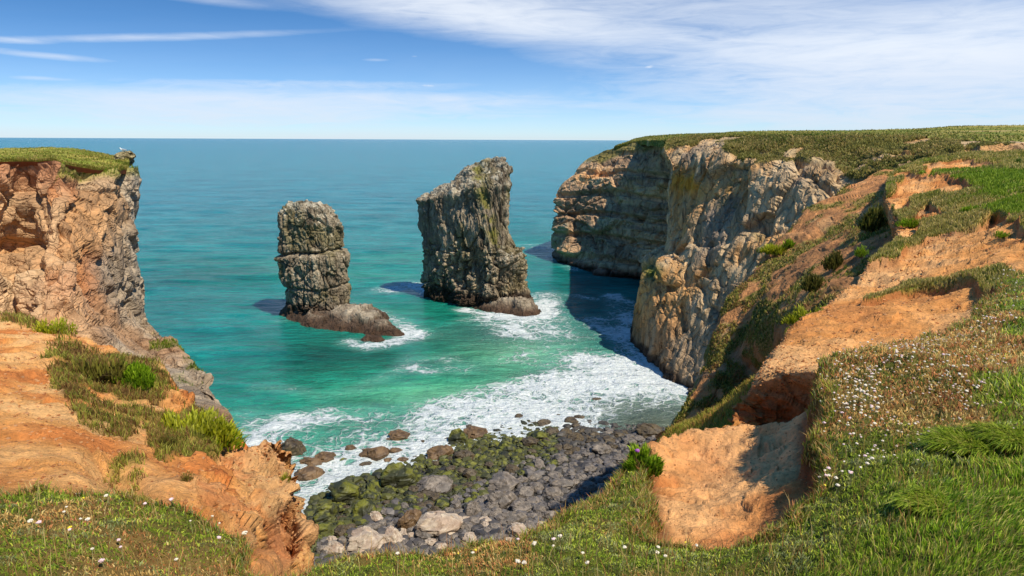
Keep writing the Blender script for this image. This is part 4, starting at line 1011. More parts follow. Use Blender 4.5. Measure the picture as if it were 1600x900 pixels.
# ================================================================== BEACH
wl = [(430, 900), (480, 800), (540, 758), (620, 732), (700, 700), (760, 678), (830, 664), (900, 664), (960, 668), (1030, 674), (1090, 676)]
r_w = [S(a, b, 0) for a, b in wl]
r_out = [S(a, b - 38 - (0 if a < 800 else 6), -1.3) for a, b in wl]
r_mid = [S(a + 8, b + 60, 1.3) for a, b in wl]
r_in = [S(a + 10, max(b + 150, 840), 3.2) for a, b in wl]
r_b = [p + np.array([2.0, -10, 2.5]) for p in r_in]
A = np.array([r_out, r_w, r_mid, r_in, r_b, [p + np.array([1, -16, 5.5]) for p in r_b]])
G = pchip(pchip(A, 260, 0), 360, 1); P = G.reshape(-1, 3).copy()
cb, eb, hb = facets(P * np.array([1, 1, 0]), 1.0, seed=301); P[:, 2] += np.clip(.55 - eb * 0, 0, 1) * .25 * (hb - .5) + fbm(P, 6, 3, 303) * .3 + .15 * cb
vi = np.repeat(np.arange(260), 360) / 259 * 5; qx, qy = project(P)
A_ = mixc(np.tile(lin(40, 37, 32), (len(P), 1)), lin(62, 58, 54), sst(hb, .2, 1)); A_ = mixc(A_, lin(74, 82, 28), sst(hb, .5, .8) * sst(-vi, -2.3, -1.6) * (qx < 900) * .7)
BG = P.reshape(G.shape)
struct(grid_mesh('beach', BG, A_, M_boulder))

def stonecol(kind, seed):
    def f(P, h, h2):
        n = fbm(P + seed, .5, 3, seed)
        if kind == 'grey': A = mixc(np.tile(lin(86, 78, 70), (len(P), 1)), lin(130, 118, 105), h2); A = mixc(A, lin(90, 84, 78), sst(n, 0, .5) * .6)
        elif kind == 'pale': A = mixc(np.tile(lin(150, 130, 112), (len(P), 1)), lin(184, 168, 146), h2); A = mixc(A, lin(150, 120, 96), sst(n, 0, .5) * .5)
        elif kind == 'brown': A = mixc(np.tile(lin(90, 68, 44), (len(P), 1)), lin(118, 92, 60), h2); A = mixc(A, lin(56, 42, 30), sst(n, 0, .5) * .6)
        elif kind == 'dark': A = mixc(np.tile(lin(58, 48, 36), (len(P), 1)), lin(92, 78, 54), h2)
        else:
            A = mixc(np.tile(lin(46, 48, 22), (len(P), 1)), lin(104, 104, 28), sst(n + P[:, 2] * .6, .0, .7)); A = mixc(A, lin(40, 38, 24), sst(-P[:, 2] - n * .6, -.15, .4) * .8)
        return A
    return f
VAR = {}
for kd in ('grey', 'pale', 'brown', 'dark', 'green'):
    for v in range(5):
        o = rock_lump('boulder', (0, 0, 0), (1, .8 + .08 * v, .62 + .05 * v), 400 + v * 7, M_boulder, stonecol(kd, v), res=26, amp=.24)
        VAR[kd, v] = o.data; bpy.data.objects.remove(o)
BGf = BG.reshape(-1, 3)
def ground_z(x, y):
    k = np.argmin((BGf[:, 0] - x) ** 2 + (BGf[:, 1] - y) ** 2); return BGf[k, 2]
big = [ # px,py centre, width px, height px, kind, turn, label
 (458, 694, 34, 40, 'dark', 0, 'tall dark boulder standing alone in the foam beside the orange buttress'),
 (510, 710, 30, 20, 'brown', 20, 'rounded brown boulder in the foam between the tall dark rock and the long rock'),
 (482, 734, 38, 24, 'brown', 30, 'long flat brown boulder lying in the foam beside the orange buttress'),
 (486, 717, 30, 14, 'brown', 10, 'low dark-brown boulder just below the tall dark rock at the left'),
 (584, 704, 38, 22, 'brown', 20, 'long brown boulder with a pointed end in the white surf'),
 (626, 676, 32, 19, 'brown', 0, 'rounded tan boulder farthest out in the white surf'),
 (686, 703, 36, 26, 'brown', 15, 'large brown boulder at the edge of the surf beside a yellow pebble'),
 (717, 682, 26, 26, 'green', 0, 'mossy upright boulder next to the long brown one at the water edge'),
 (745, 675, 36, 22, 'brown', 10, 'long olive-brown boulder at the water edge, farthest of the large ones'),
 (724, 711, 28, 24, 'dark', 0, 'dark pointed boulder standing in the surf below the mossy pair'),
 (541, 767, 44, 36, 'green', 15, 'big mossy wedge-shaped boulder with a black shaded face'),
 (624, 745, 44, 36, 'green', 25, 'large olive boulder with a rust-brown side at the surf line'),
 (680, 759, 50, 32, 'grey', 5, 'wide grey-brown block among the mossy stones'),
 (785, 755, 46, 30, 'grey', 0, 'ridged grey boulder in the middle of the beach'),
 (782, 782, 38, 34, 'grey', 10, 'squarish grey boulder just below the ridged one'),
 (690, 820, 60, 42, 'pale', 10, 'largest pale grey block on the upper beach'),
 (569, 845, 50, 36, 'pale', 20, 'pale angular boulder near the grass at the left end of the beach'),
 (612, 843, 32, 28, 'pale', 0, 'pale pitted boulder beside the angular one near the grass'),
 (640, 812, 32, 36, 'brown', 40, 'leaning tan slab between mossy and grey stones'),
 (797, 815, 40, 26, 'grey', 0, 'flat grey boulder close to the grass edge'),
 (740, 798, 22, 32, 'grey', 60, 'upright narrow grey boulder left of the squarish one'),
 (570, 793, 32, 30, 'green', 0, 'mossy brown block in the lower left of the beach'),
 (511, 793, 30, 30, 'green', 30, 'bright mossy boulder at the left edge of the foam'),
 (880, 757, 34, 20, 'grey', 0, 'low grey boulder in the right half of the beach'),
 (1015, 675, 36, 26, 'dark', 0, 'dark boulder against the foot of the right-hand slope'),
 (820, 768, 26, 20, 'grey', 0, 'pale-topped grey boulder right of the ridged one'),
]
occ = []
SHORT = ['tall dark rock at the buttress', 'rounded brown rock in the foam', 'long flat brown rock', 'low dark-brown rock below the tall one', 'pointed long brown rock', 'tan rock farthest out', 'large brown rock at the surf edge',
         'mossy upright boulder', 'long olive-brown boulder', 'dark pointed boulder', 'mossy wedge-shaped boulder', 'large olive boulder', 'wide grey-brown block', 'ridged grey boulder', 'squarish grey boulder', 'largest pale block',
         'pale angular boulder', 'pale pitted boulder', 'leaning tan slab', 'flat grey boulder by the grass', 'upright narrow grey boulder', 'mossy brown block', 'bright mossy boulder', 'low grey boulder', 'dark boulder under the right-hand slope', 'pale-topped grey boulder']
def beside(px, py):
    k = min(range(len(big)), key=lambda i: (big[i][0] - px) ** 2 + (big[i][1] - py) ** 2); lm = big[k]
    return ('left of' if px < lm[0] - 14 else 'right of' if px > lm[0] + 14 else 'behind' if py < lm[1] else 'in front of') + ' the ' + SHORT[k]
def place_boulder(px, py, wp, hp, kind, rz, label, group, first=[True]):
    x, y, _ = S(px, py + hp * .3, 1.2 if py > 720 else .2)
    z = ground_z(x, y); q = S(px, py + hp * .3, max(z, 0.0)); x, y = q[0], q[1]; z = max(ground_z(x, y), -0.35)
    mpp = math.hypot(y, 40) / FPX
    w = wp * mpp / 2
    o = bpy.data.objects.new('boulder', VAR[kind, random.randrange(5)]); col.objects.link(o)
    hr = max(.5, min(1.5, hp / wp * 1.25))
    w *= 1.16; o.scale = (w * 1.08, w * random.uniform(.8, 1.0), w * hr); o.location = (x, y, z + w * hr * .28)
    o.rotation_euler = (random.uniform(-.2, .2), random.uniform(-.2, .2), R_(rz) + random.choice([0, math.pi]))
    tag(o, label, 'boulder', group); occ.append((px, py, max(wp, hp) / 2)); return o
for b in big: place_boulder(b[0], b[1], b[2], b[3], b[4], b[5], b[6], 'boulders on the beach')
surfst = [(607, 683, 10), (549, 696, 18), (620, 700, 20), (606, 717, 14), (630, 716, 16), (645, 712, 12), (571, 722, 18), (537, 716, 12), (551, 743, 11), (573, 734, 10), (520, 756, 16), (480, 772, 14), (660, 688, 12), (696, 683, 12), (734, 665, 20), (785, 665, 12),
          (832, 660, 14), (748, 640, 10), (843, 645, 10), (872, 648, 9), (905, 650, 16), (932, 622, 16), (900, 665, 12), (888, 690, 12), (925, 690, 18), (893, 656, 18), (812, 650, 12), (803, 646, 8), (940, 645, 10), (560, 660, 8), (850, 660, 22), (863, 675, 20), (830, 690, 26)]
for px, py, w in surfst:
    place_boulder(px, py, w, w * .65, 'dark' if px > 640 else random.choice(['dark', 'brown', 'green']), random.uniform(-40, 60), ('larger' if w > 15 else 'small') + ' wet rock in the surf ' + beside(px, py), 'small rocks awash in the surf')
poly_beach = [(492, 850), (490, 800), (530, 778), (560, 760), (600, 752), (640, 728), (690, 716), (745, 692), (800, 678), (860, 668), (920, 672), (985, 672), (1010, 690), (985, 730), (950, 770), (900, 800), (850, 830), (780, 856), (700, 868), (560, 872), (500, 868)]
cand = 0; cnt = {'m': 0, 'g': 0, 'd': 0}
while sum(cnt.values()) < 236 and cand < 30000:
    cand += 1
    px, py = random.uniform(485, 1012), random.uniform(665, 872)
    if not inpoly(np.array([px]), np.array([py]), poly_beach)[0]: continue
    wl_y = np.interp(px, [490, 560, 640, 745, 860, 985], [800, 760, 728, 692, 668, 672])
    gl_y = np.interp(px, [490, 600, 700, 760, 860, 1000], [868, 800, 790, 762, 716, 676])
    w = random.choice([13, 15, 17, 19, 22, 26, 32]) * (1.0 if py > 740 else .9)
    if any((px - a) ** 2 + ((py - b) * 1.5) ** 2 < ((r + w / 2) * .82) ** 2 for a, b, r in occ): continue
    if py > gl_y + random.uniform(-18, 18): k, ck = random.choice(['grey', 'grey', 'grey', 'pale' if py > 800 else 'grey']), 'g'
    elif px > 880: k, ck = 'dark', 'd'
    else: k, ck = random.choice(['green', 'green', 'dark', 'green', 'dark']), 'm'
    lm = min(big[:26], key=lambda b: (b[0] - px) ** 2 + (b[1] - py) ** 2); sz = 'small' if w < 18 else 'middling' if w < 24 else 'big'
    gp = {'g': 'grey boulders of the upper beach', 'm': 'mossy boulders of the lower beach', 'd': 'wet black boulders at the right end of the beach'}[ck]
    lb = f"{sz} {dict(g='bare grey', m='mossy', d='wet black')[ck]} boulder {beside(px, py)}"
    place_boulder(px, py, w, w * random.uniform(.55, .8), k, random.uniform(-60, 60), lb, gp); cnt[ck] += 1
# pebbles between the boulders: one mass
def scatter_stones(name, P, rad, C, mat):
    t = (1 + 5 ** .5) / 2
    iv = np.array([(-1, t, 0), (1, t, 0), (-1, -t, 0), (1, -t, 0), (0, -1, t), (0, 1, t), (0, -1, -t), (0, 1, -t), (t, 0, -1), (t, 0, 1), (-t, 0, -1), (-t, 0, 1)]) / 1.9
    fc = np.array([(0, 11, 5), (0, 5, 1), (0, 1, 7), (0, 7, 10), (0, 10, 11), (1, 5, 9), (5, 11, 4), (11, 10, 2), (10, 7, 6), (7, 1, 8), (3, 9, 4), (3, 4, 2), (3, 2, 6), (3, 6, 8), (3, 8, 9), (4, 9, 5), (2, 4, 11), (6, 2, 10), (8, 6, 7), (9, 8, 1)])
    n = len(P); V = iv[None] * (1 + rng.uniform(-.25, .25, (n, 12, 3))) * np.array([1, 1, .65])
    a = rng.uniform(0, 6.28, n); c_, s_ = np.cos(a)[:, None], np.sin(a)[:, None]
    V[..., 0] *= rng.uniform(.8, 1.4, n)[:, None]
    V = np.stack([V[..., 0] * c_ - V[..., 1] * s_, V[..., 0] * s_ + V[..., 1] * c_, V[..., 2]], -1) * rad[:, None, None] + P[:, None]
    F = (np.arange(n)[:, None, None] * 12 + fc[None]).reshape(-1, 3)
    me = bpy.data.meshes.new(name); raw_mesh(me, V.reshape(-1, 3), np.zeros((0, 4), int), F); finish(me, np.repeat(C, 12, 0), False, mat)
    o = bpy.data.objects.new(name, me); col.objects.link(o); return o
bv = (np.repeat(np.arange(260), 360) / 259 * 5).reshape(260, 360)
wt = ((bv > .9) & (bv < 3.6)).astype(float)
Ps, v, u = sample(BG, wt, 9000); qx, qy = project(Ps)
gl_y = np.interp(qx, [490, 600, 700, 760, 860, 1000], [868, 800, 790, 762, 716, 676])
rad = rng.uniform(.14, .42, len(Ps)) * np.where(rng.random(len(Ps)) < .12, 1.7, 1)
gc_ = rng.random((len(Ps), 1)) * (lin(102, 95, 90) - lin(46, 43, 41)) + lin(46, 43, 41)
mc_ = rng.random((len(Ps), 1)) * (lin(88, 88, 30) - lin(40, 40, 24)) + lin(40, 40, 24)
dc_ = rng.random((len(Ps), 1)) * (lin(80, 74, 66) - lin(48, 44, 38)) + lin(48, 44, 38)
isg = (qy > gl_y + rng.uniform(-22, 22, len(Ps)))[:, None]
Cs = np.where(isg, gc_, np.where((qx > 870)[:, None], dc_, mc_))
Ps[:, 2] += rad * .25
stuff(scatter_stones('pebbles', Ps, rad, Cs, M_boulder))

# small stones on the bare soil
st_P, st_r, st_c = [], [], []
def soil_stones(Gd, Wt, n, r0, r1, cols):
    p, v, u = sample(Gd, Wt, n); rd = np.hypot(p[:, 0], p[:, 1])
    st_P.append(p); st_r.append(rng.uniform(r0, r1, n) ** 1.5 * np.clip(rd / 5, .6, 6)); st_c.append(np.array(cols)[rng.integers(0, len(cols), n)])
sc3 = [lin(196, 136, 84), lin(206, 152, 100), lin(164, 104, 62), lin(190, 140, 96)]
soil_stones(NG, Nsoil, 2600, .004, .04, sc3)
lw = (LM < .2) & ((np.arange(LG.shape[0])[:, None] > 40) & (np.arange(LG.shape[0])[:, None] < 330)) & (np.arange(LG.shape[1])[None] < 440)
soil_stones(LG, lw, 11000, .006, .06, sc3)
rvi = np.arange(RG.shape[0])[:, None] / (RG.shape[0] - 1) * 13
rw = (RGm < .3) & (rvi < 9.5) & (np.arange(RG.shape[1])[None] > 150)
soil_stones(RG, rw, 6000, .006, .05, sc3)
stuff(scatter_stones('gravel', np.concatenate(st_P), np.concatenate(st_r), np.concatenate(st_c), M_soil))

# ================================================================== GRASS
def patchcol(P, seed, cols, sc=.5):
    n = fbm(P, sc, 3, seed); r = rng.random(len(P))
    t = np.clip((n + .5) + (r - .5) * .75, 0, .999) * len(cols)
    return np.array(cols)[t.astype(int)] * (1 + rng.uniform(-.25, .25, (len(P), 1)))
B = Blades()
# near turf
p, v, u = sample(NG, Nturf & (NG[..., 1] > 1.3), 300000)
qx, qy = project(p); rd = np.hypot(p[:, 0], p[:, 1])
bright = sst(qx + (qy - 700) * .75 + fbm(p, .6, 2, 501) * 120, 1400, 1640)      # long green grass, lower right
dry = sst(fbm(p, .7, 3, 502) + 1.1 * blob(qx, qy, 1410, 600, 190, 85, -8) + .05 * (qx < 420) + .12 - bright * .8, .0, .55)
edge = sst((-qy + np.interp(qx, [400, 700, 800, 950, 1010], [880, 862, 848, 765, 700])), -16, 4) * (qx > 420) * (qx < 1010)
dry = np.maximum(dry, edge * .8)
gcl = np.array([lin(118, 134, 42), lin(146, 160, 50), lin(92, 112, 38), lin(176, 180, 68), lin(140, 144, 90)])
bcl = np.array([lin(108, 136, 30), lin(136, 160, 40), lin(80, 106, 26), lin(160, 174, 56), lin(184, 168, 92)])
dcl = np.array([lin(196, 158, 90), lin(210, 182, 116), lin(178, 122, 72), lin(150, 136, 70), lin(190, 130, 82)])
n = len(p); r = rng.random(n) * .8 + .2 * rng.random(); ch = NCH[v, u]
Cb = gcl[np.clip(ch * 5 + rng.normal(0, .8, n), 0, 4).astype(int)]; Cb = np.where((r < bright)[:, None], bcl[rng.integers(0, 5, n)], Cb)
Cb = np.where((rng.random(n) * .55 + ((ch * 7.3) % 1) * .45 < dry * .85)[:, None], dcl[np.clip(((ch * 13.7) % 1) * 5 + rng.normal(0, .9, n), 0, 4).astype(int)], Cb)
Cb = Cb * (1.30 + .34 * fbm(p, .35, 3, 503))[:, None] * rng.uniform(.7, 1.35, (n, 1))
hh = rng.uniform(.008, .024, n) * (1 + 1.3 * bright + .5 * np.clip(fbm(p, .3, 2, 504), 0, 1) + .5 * edge) * np.clip(rd / 3.2, .8, 2.0)
w = rng.uniform(.0035, .0075, n) * (1 - .25 * bright) * np.clip(rd / 3, .8, 2.6)
ld = fbm(p, .5, 2, 505) * 2.2 + 1.0
Ln = leanv(n, 1.0) * (hh * (1.0 - .45 * bright))[:, None] + np.stack([np.cos(ld) * .7 - .2, np.sin(ld) * .3 - .2, 0 * ld], 1) * (hh * (.25 + .75 * bright))[:, None]
p[:, 2] -= .004
B.add(p, hh, w, Ln, Cb)
# taller straw and stems sticking up, mostly at the lips
p, v, u = sample(NG, Nturf & (NG[..., 1] > 1.3), 9000); qx, qy = project(p); n = len(p)
hh = rng.uniform(.05, .13, n); B.add(p, hh, np.full(n, .0028), leanv(n, 1.0) * (hh * .6)[:, None], dcl[rng.integers(0, 3, n)] * rng.uniform(.8, 1.15, (n, 1)))
# turf hanging over the lips
lipm = ((dT > -.03) & (dT < .07)).reshape(GX.shape) & (GY > 1.5)
p, v, u = sample(NG, lipm, 26000); n = len(p); qx, qy = project(p); rd = np.hypot(p[:, 0], p[:, 1])
hh = rng.uniform(.02, .06, n) * np.clip(rd / 3.2, .8, 1.5)
ec = np.where((rng.random(n) < .45)[:, None], dcl[rng.integers(0, 5, n)], gcl[rng.integers(0, 5, n)])
B.add(p, hh, rng.uniform(.004, .007, n) * np.clip(rd / 3.2, .8, 2), leanv(n, 1.0) * (hh * .9)[:, None], ec * rng.uniform(.75, 1.2, (n, 1)))
# right-hand terrain
wR = (RGm > .5) * (rvi < 8.6) * (RG[..., 1] > 3) * np.where(np.arange(RG.shape[1])[None] > 174, 1, 0)
p, v, u = sample(RG, wR, 120000); n = len(p); rd = np.hypot(p[:, 0], p[:, 1]); qx, qy = project(p)
hh = rng.uniform(.5, 1.0, n) * np.interp(rd, [6, 12, 25, 45, 80], [.07, .10, .16, .24, .32]); w = np.interp(rd, [6, 12, 25, 45, 80], [.010, .016, .032, .055, .09]) * rng.uniform(.7, 1.3, n)
gr = sst(blob(qx, qy, 1560, 278, 80, 14) + .8 * blob(qx, qy, 1580, 310, 60, 25) + fbm(p, 2.5, 2, 511) * .7, .15, .5)
Cb = patchcol(p, 512, [lin(130, 132, 54), lin(164, 152, 80), lin(196, 172, 106), lin(150, 140, 68)], 3)
Cb = np.where((rng.random(n) < gr)[:, None], np.array([lin(120, 144, 38), lin(146, 164, 50), lin(104, 126, 34)])[rng.integers(0, 3, n)], Cb)
B.add(p, hh, w, leanv(n, 1.0) * (hh * .6)[:, None], Cb)
# left orange slope patches
p, v, u = sample(LG, LM * (np.arange(LG.shape[0])[:, None] < 400) + 1e-9, 26000); n = len(p); rd = np.hypot(p[:, 0], p[:, 1])
hh = rng.uniform(.4, 1, n) * np.interp(rd, [4, 8, 14, 25], [.06, .12, .17, .3]); w = np.interp(rd, [4, 8, 14, 25], [.006, .011, .018, .03])
B.add(p, hh, w, leanv(n, 1.0) * (hh * .8)[:, None], patchcol(p, 521, [lin(124, 92, 52), lin(160, 132, 70), lin(146, 140, 58), lin(118, 124, 44), lin(140, 104, 60), lin(170, 166, 70)], .45))
# golden bank
p, v, u = sample(GB, np.ones(GB.shape[:2]) * (np.arange(GB.shape[0])[:, None] > 50), 26000); n = len(p)
hh = rng.uniform(.08, .2, n); B.add(p, hh, rng.uniform(.012, .024, n), leanv(n, 1.0) * (hh * .8)[:, None], patchcol(p, 531, [lin(190, 164, 72), lin(176, 132, 74), lin(132, 140, 48), lin(160, 150, 60)], 1.0))
# hillside
wv = (VV > .45) * (np.arange(VS.shape[0])[:, None] > 200) + .0
wv2 = np.where(np.arange(VS.shape[0])[:, None] > 150, VV, 0)
p, v, u = sample(VS, wv2 ** 2 + 1e-9, 80000); n = len(p)
hh = rng.uniform(.06, .26, n); B.add(p, hh, rng.uniform(.05, .13, n), leanv(n, 1.0) * (hh * .8)[:, None], patchcol(p, 541, [lin(100, 108, 46), lin(126, 126, 54), lin(162, 148, 76), lin(182, 152, 92), lin(142, 142, 60), lin(164, 124, 78)], 1.2))
# left headland top and ledges
p, v, u = sample(HT, np.ones(HT.shape[:2]) * (np.arange(HT.shape[0])[:, None] > 22), 20000); n = len(p)
hh = rng.uniform(.05, .15, n) * (1 + np.clip(fbm(p, 1.5, 2, 552), 0, 1) * 1.5); B.add(p, hh, rng.uniform(.04, .08, n), leanv(n, 1.0) * (hh * .8)[:, None], patchcol(p, 551, [lin(112, 118, 42), lin(140, 138, 54), lin(166, 150, 74), lin(184, 160, 92), lin(128, 132, 48)], 1.6))
p, v, u = sample(LEFT_G, LEFT_V ** 2 + 1e-9, 9000); n = len(p)
hh = rng.uniform(.1, .3, n); B.add(p, hh, rng.uniform(.03, .07, n), leanv(n, 1.0) * (hh * .8)[:, None], patchcol(p, 553, [lin(110, 130, 36), lin(140, 150, 46), lin(90, 110, 34)], 1.5))
# wall top and plateau
p, v, u = sample(WG, (WV > .5) * 1. + 1e-9, 45000); n = len(p)
hh = rng.uniform(.12, .6, n) * (.5 + np.clip(fbm(p, 5, 2, 565) + .4, 0, 1.2)); B.add(p, hh, rng.uniform(.12, .3, n), leanv(n, 1.0) * (hh * .8)[:, None], patchcol(p, 561, [lin(138, 132, 68), lin(158, 144, 78), lin(176, 152, 94), lin(118, 118, 56)], 6))
p, v, u = sample(PG, PW * (np.arange(PG.shape[0])[:, None] < 170), 26000); n = len(p)
hh = rng.uniform(.2, .5, n); B.add(p, hh, rng.uniform(.15, .4, n), leanv(n, 1.0) * (hh * .8)[:, None], patchcol(p, 563, [lin(122, 128, 54), lin(146, 140, 68), lin(164, 148, 84), lin(108, 116, 48)], 9))
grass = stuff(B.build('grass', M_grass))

# ================================================================== SHRUBS AND TUFTS
def shrub(px, py, Y, rx, rz, nl, cols, label, name='shrub', leafl=None, group=None, cat='shrub', grassy=False, ry=None):
    """rx, rz in metres; round bush of short upright leafy stems"""
    base = at(px, py, Y); e = bpy.data.objects.new(name, None); e.location = base; col.objects.link(e); tag(e, label, cat, group)
    ry = ry or rx
    a = rng.uniform(0, 6.283, nl); r = np.sqrt(rng.random(nl)); lump = 1 + .25 * np.sin(a * 3 + px) + .15 * np.sin(a * 7 + py)
    dx, dy = np.cos(a) * r * lump, np.sin(a) * r * lump
    top = np.sqrt(np.clip(1.05 - r ** 2, .05, 1)) * (1 + .25 * fbm(np.stack([dx * 2 + px, dy * 2, 0 * dx], 1), .8, 2, 600))
    zz = top * (rng.random(nl) ** .45)
    if not grassy:
        nlobe = 7; la = rng.uniform(0, 6.283, nlobe); lr = rng.uniform(.15, .75, nlobe); ls = rng.uniform(.28, .6, nlobe); lz = rng.uniform(.45, 1.1, nlobe)
        k_ = rng.integers(0, nlobe, nl); dx = np.cos(la[k_]) * lr[k_] + dx * ls[k_]; dy = np.sin(la[k_]) * lr[k_] + dy * ls[k_]; zz = zz * lz[k_] * (1.15 - .45 * lr[k_])
    p = np.stack([dx * rx, dy * ry, zz * rz], 1)
    L = leafl or rx * .22
    s_ = Blades(); out = np.stack([dx, dy, 0 * dx], 1)
    hh = rng.uniform(.5, 1.2, nl) * L
    if grassy: p[:, 2] = 0; hh = rng.uniform(.6, 1.1, nl) * rz; p[:, :2] *= .5
    ln = (out * rng.uniform(.2, 1.0, (nl, 1)) * (.4 if grassy else 1) + leanv(nl, .5) + (np.array([-.75, -.35, 0]) if grassy else 0)) * (hh * (1.1 if grassy else .8))[:, None]
    cc = np.array(cols)[np.clip((rng.random(nl) * .6 + zz * .5) * len(cols), 0, len(cols) - 1).astype(int)] * rng.uniform(.75, 1.2, (nl, 1))
    if not grassy: p[:, 2] -= L * .3
    s_.add(p, hh, rng.uniform(.5, 1, nl) * L * (.14 if grassy else .3), ln, cc)
    o = s_.build('foliage', M_grass); o.parent = e
    if not grassy:
        k = 40; a = rng.uniform(0, 6.28, k); st = Blades()
        h_ = rng.uniform(.5, .8, k) * rz
        st.add(np.stack([np.cos(a) * rx * .15, np.sin(a) * ry * .15, 0 * a - .05 * rz], 1), h_, np.full(k, L * .18), np.stack([np.cos(a) * rx * .5, np.sin(a) * ry * .5, 0 * a], 1) * .8, np.tile(lin(96, 80, 46), (k, 1)))
        o = st.build('stem', M_grass); o.parent = e
    return e
LGf = LG[60:420, :].reshape(-1, 3); lqx, lqy = project(LGf)
def onslope(px, py):
    k = np.argmin((lqx - px) ** 2 + (lqy - py) ** 2); return LGf[k, 1]
YG = [lin(78, 104, 24), lin(108, 140, 24), lin(140, 170, 34), lin(166, 190, 50)]
YL = [lin(104, 116, 28), lin(150, 156, 30), lin(184, 184, 44), lin(198, 198, 70)]
OL = [lin(84, 80, 36), lin(116, 108, 46), lin(140, 134, 54), lin(150, 120, 66)]
def mpp(Y): return Y / FPX
for px, py, wpx, hpx, pal, lb, n_ in [
    (206, 604, 78, 42, YG, 'bright green leafy bush, upper of the two biggest on the orange slope', 2600),
    (296, 706, 116, 62, [YG[1], YL[1], YL[2], YL[3]], 'largest yellow-green bush, low on the orange slope above the buttress', 3600),
    (192, 672, 66, 36, YL, 'yellowish green bush on the middle of the orange slope beside brown scrub', 1800),
    (116, 560, 42, 18, YG, 'small bright green cushion plant highest on the orange slope', 900),
    (240, 692, 80, 50, OL, 'dull olive scrub bush between the yellowish and the largest green bush', 1800),
    (138, 655, 80, 42, OL, 'brown-green scrub bush at the left of the yellowish bush', 1600),
    (150, 595, 110, 34, OL, 'low wide brown-green scrub left of the upper bright bush', 1700),
    (262, 700, 40, 30, OL, 'small brown scrub tucked behind the largest green bush', 700),
    (200, 752, 50, 44, OL, 'dark brown scrub tuft in the gully just above the near turf', 1400),
    (290, 752, 26, 16, OL, 'small dark weed on the red soil under the largest bush', 400),
    (88, 522, 60, 22, YL, 'pale green tuft at the foot of the left cliff rocks', 900)]:
    Y = onslope(px, py); shrub(px, py, Y, wpx / 2 * mpp(Y) * 1.25, hpx * mpp(Y) * 1.15, n_, pal, lb, ry=wpx / 2 * mpp(Y) * .8)
shrub(446, 752, 7.2, .09, .12, 500, YL, 'tiny yellow-green plant on the face of the orange buttress')
RGf = RG[:, 110:].reshape(-1, 3); rqx, rqy = project(RGf)
def onpath(px, py):
    k = np.argmin((rqx - px) ** 2 + (rqy - py) ** 2 + (RGf[:, 1] > 80) * 1e6); return RGf[k, 1]
for px, py, wpx, hpx, pal, lb, n_ in [
    (1262, 508, 60, 28, YL, 'yellow flowering clump at the left edge of the sandy path', 1500),
    (1298, 498, 54, 22, YG, 'bright green clump right of the yellow one on the path edge', 1400),
    (1240, 527, 32, 18, YL, 'small yellow clump at the lower left corner of the path', 700),
    (1512, 332, 40, 10, YG, 'bright green tussock above the upper sandy scar', 700),
    (1570, 372, 34, 12, YG, 'green tussock hanging in the dark soil bank at the right', 600),
    (1425, 355, 44, 14, YG, 'green tussock row beside the narrow upper path', 800),
    (1345, 402, 30, 20, YG, 'bright green tussock on the spur below the upper path', 700),
    (1590, 258, 22, 9, [DGREEN, GREEN], 'dark round tussock on the far turf near the right edge', 500)]:
    Y = onpath(px, py); shrub(px, py, Y, wpx / 2 * mpp(Y), hpx * mpp(Y) * 1.1, n_, pal, lb, ry=wpx / 2 * mpp(Y) * .6)
VSf = VS[150:].reshape(-1, 3); vqx, vqy = project(VSf)
def onhill(px, py):
    k = np.argmin((vqx - px) ** 2 + (vqy - py) ** 2); return VSf[k, 1]
for px, py, wpx, hpx, pal, lb, n_ in [
    (1212, 396, 44, 16, YL, 'yellow-green bush on the crest of the brown hillside', 900),
    (1232, 385, 20, 10, YG, 'small green bush above the yellow-green one on the hillside crest', 400),
    (1362, 360, 50, 40, [lin(74, 84, 34), lin(100, 104, 44), lin(126, 122, 54)], 'dark green bush filling the gully below the upper path', 1800),
    (1305, 420, 40, 26, [lin(84, 88, 38), lin(112, 106, 50)], 'dark green bush in the middle of the brown hillside', 900),
    (1270, 455, 32, 24, [lin(84, 88, 38), lin(112, 106, 50)], 'dark bush on the hillside just above the yellow clump', 700)]:
    Y = onhill(px, py); shrub(px, py, Y - .3, wpx / 2 * mpp(Y), hpx * mpp(Y), n_, pal, lb, ry=wpx / 2 * mpp(Y) * .7, leafl=.35)
# samphire tuft with the purple flower at the lip
sh = shrub(1004, 735, 4.55, .13, .17, 1300, YG, 'bright green samphire tuft with a purple flower at the cliff lip', leafl=.06)
me_mat = flat_mat('purple_petal', (.34, .08, .36))
def ball(name, c, r, mat, parent, sq=.8, seed=0):
    bm = __import__('bmesh').new(); __import__('bmesh').ops.create_icosphere(bm, subdivisions=2, radius=1)
    rs = random.Random(seed)
    for v in bm.verts: v.co = Vector((v.co.x, v.co.y, v.co.z * sq)) * (r * rs.uniform(.8, 1.15))
    me = bpy.data.meshes.new(name); bm.to_mesh(me); bm.free(); me.materials.append(mat)
    o = bpy.data.objects.new(name, me); o.location = c; o.parent = parent; col.objects.link(o); return o
ball('flower_head', (-.05, -.02, .165), .017, me_mat, sh)
# grass tussocks in the lower right
for px, py, Y, rx, rz, lb in [(1500, 700, 3.35, .24, .10, 'long windblown grass tussock in front of the dark hollow'), (1578, 690, 3.7, .24, .09, 'grass tussock on the right side of the dark hollow'),
                              (1570, 800, 2.75, .22, .08, 'long grass tussock in the lower right corner of the turf'), (1450, 790, 2.9, .18, .055, 'low grass tussock left of the corner one')]:
    q = NG.reshape(-1, 3); a_, b_ = project(q); k = np.argmin((a_ - px) ** 2 + (b_ - py) ** 2); Y = q[k, 1]
    o = shrub(px, py, Y, rx, rz, 2600, [lin(100, 124, 32), lin(128, 150, 40), lin(156, 170, 54), lin(184, 180, 84)], lb, name='grass_tussock', cat='grass tussock', grassy=True, leafl=.07)

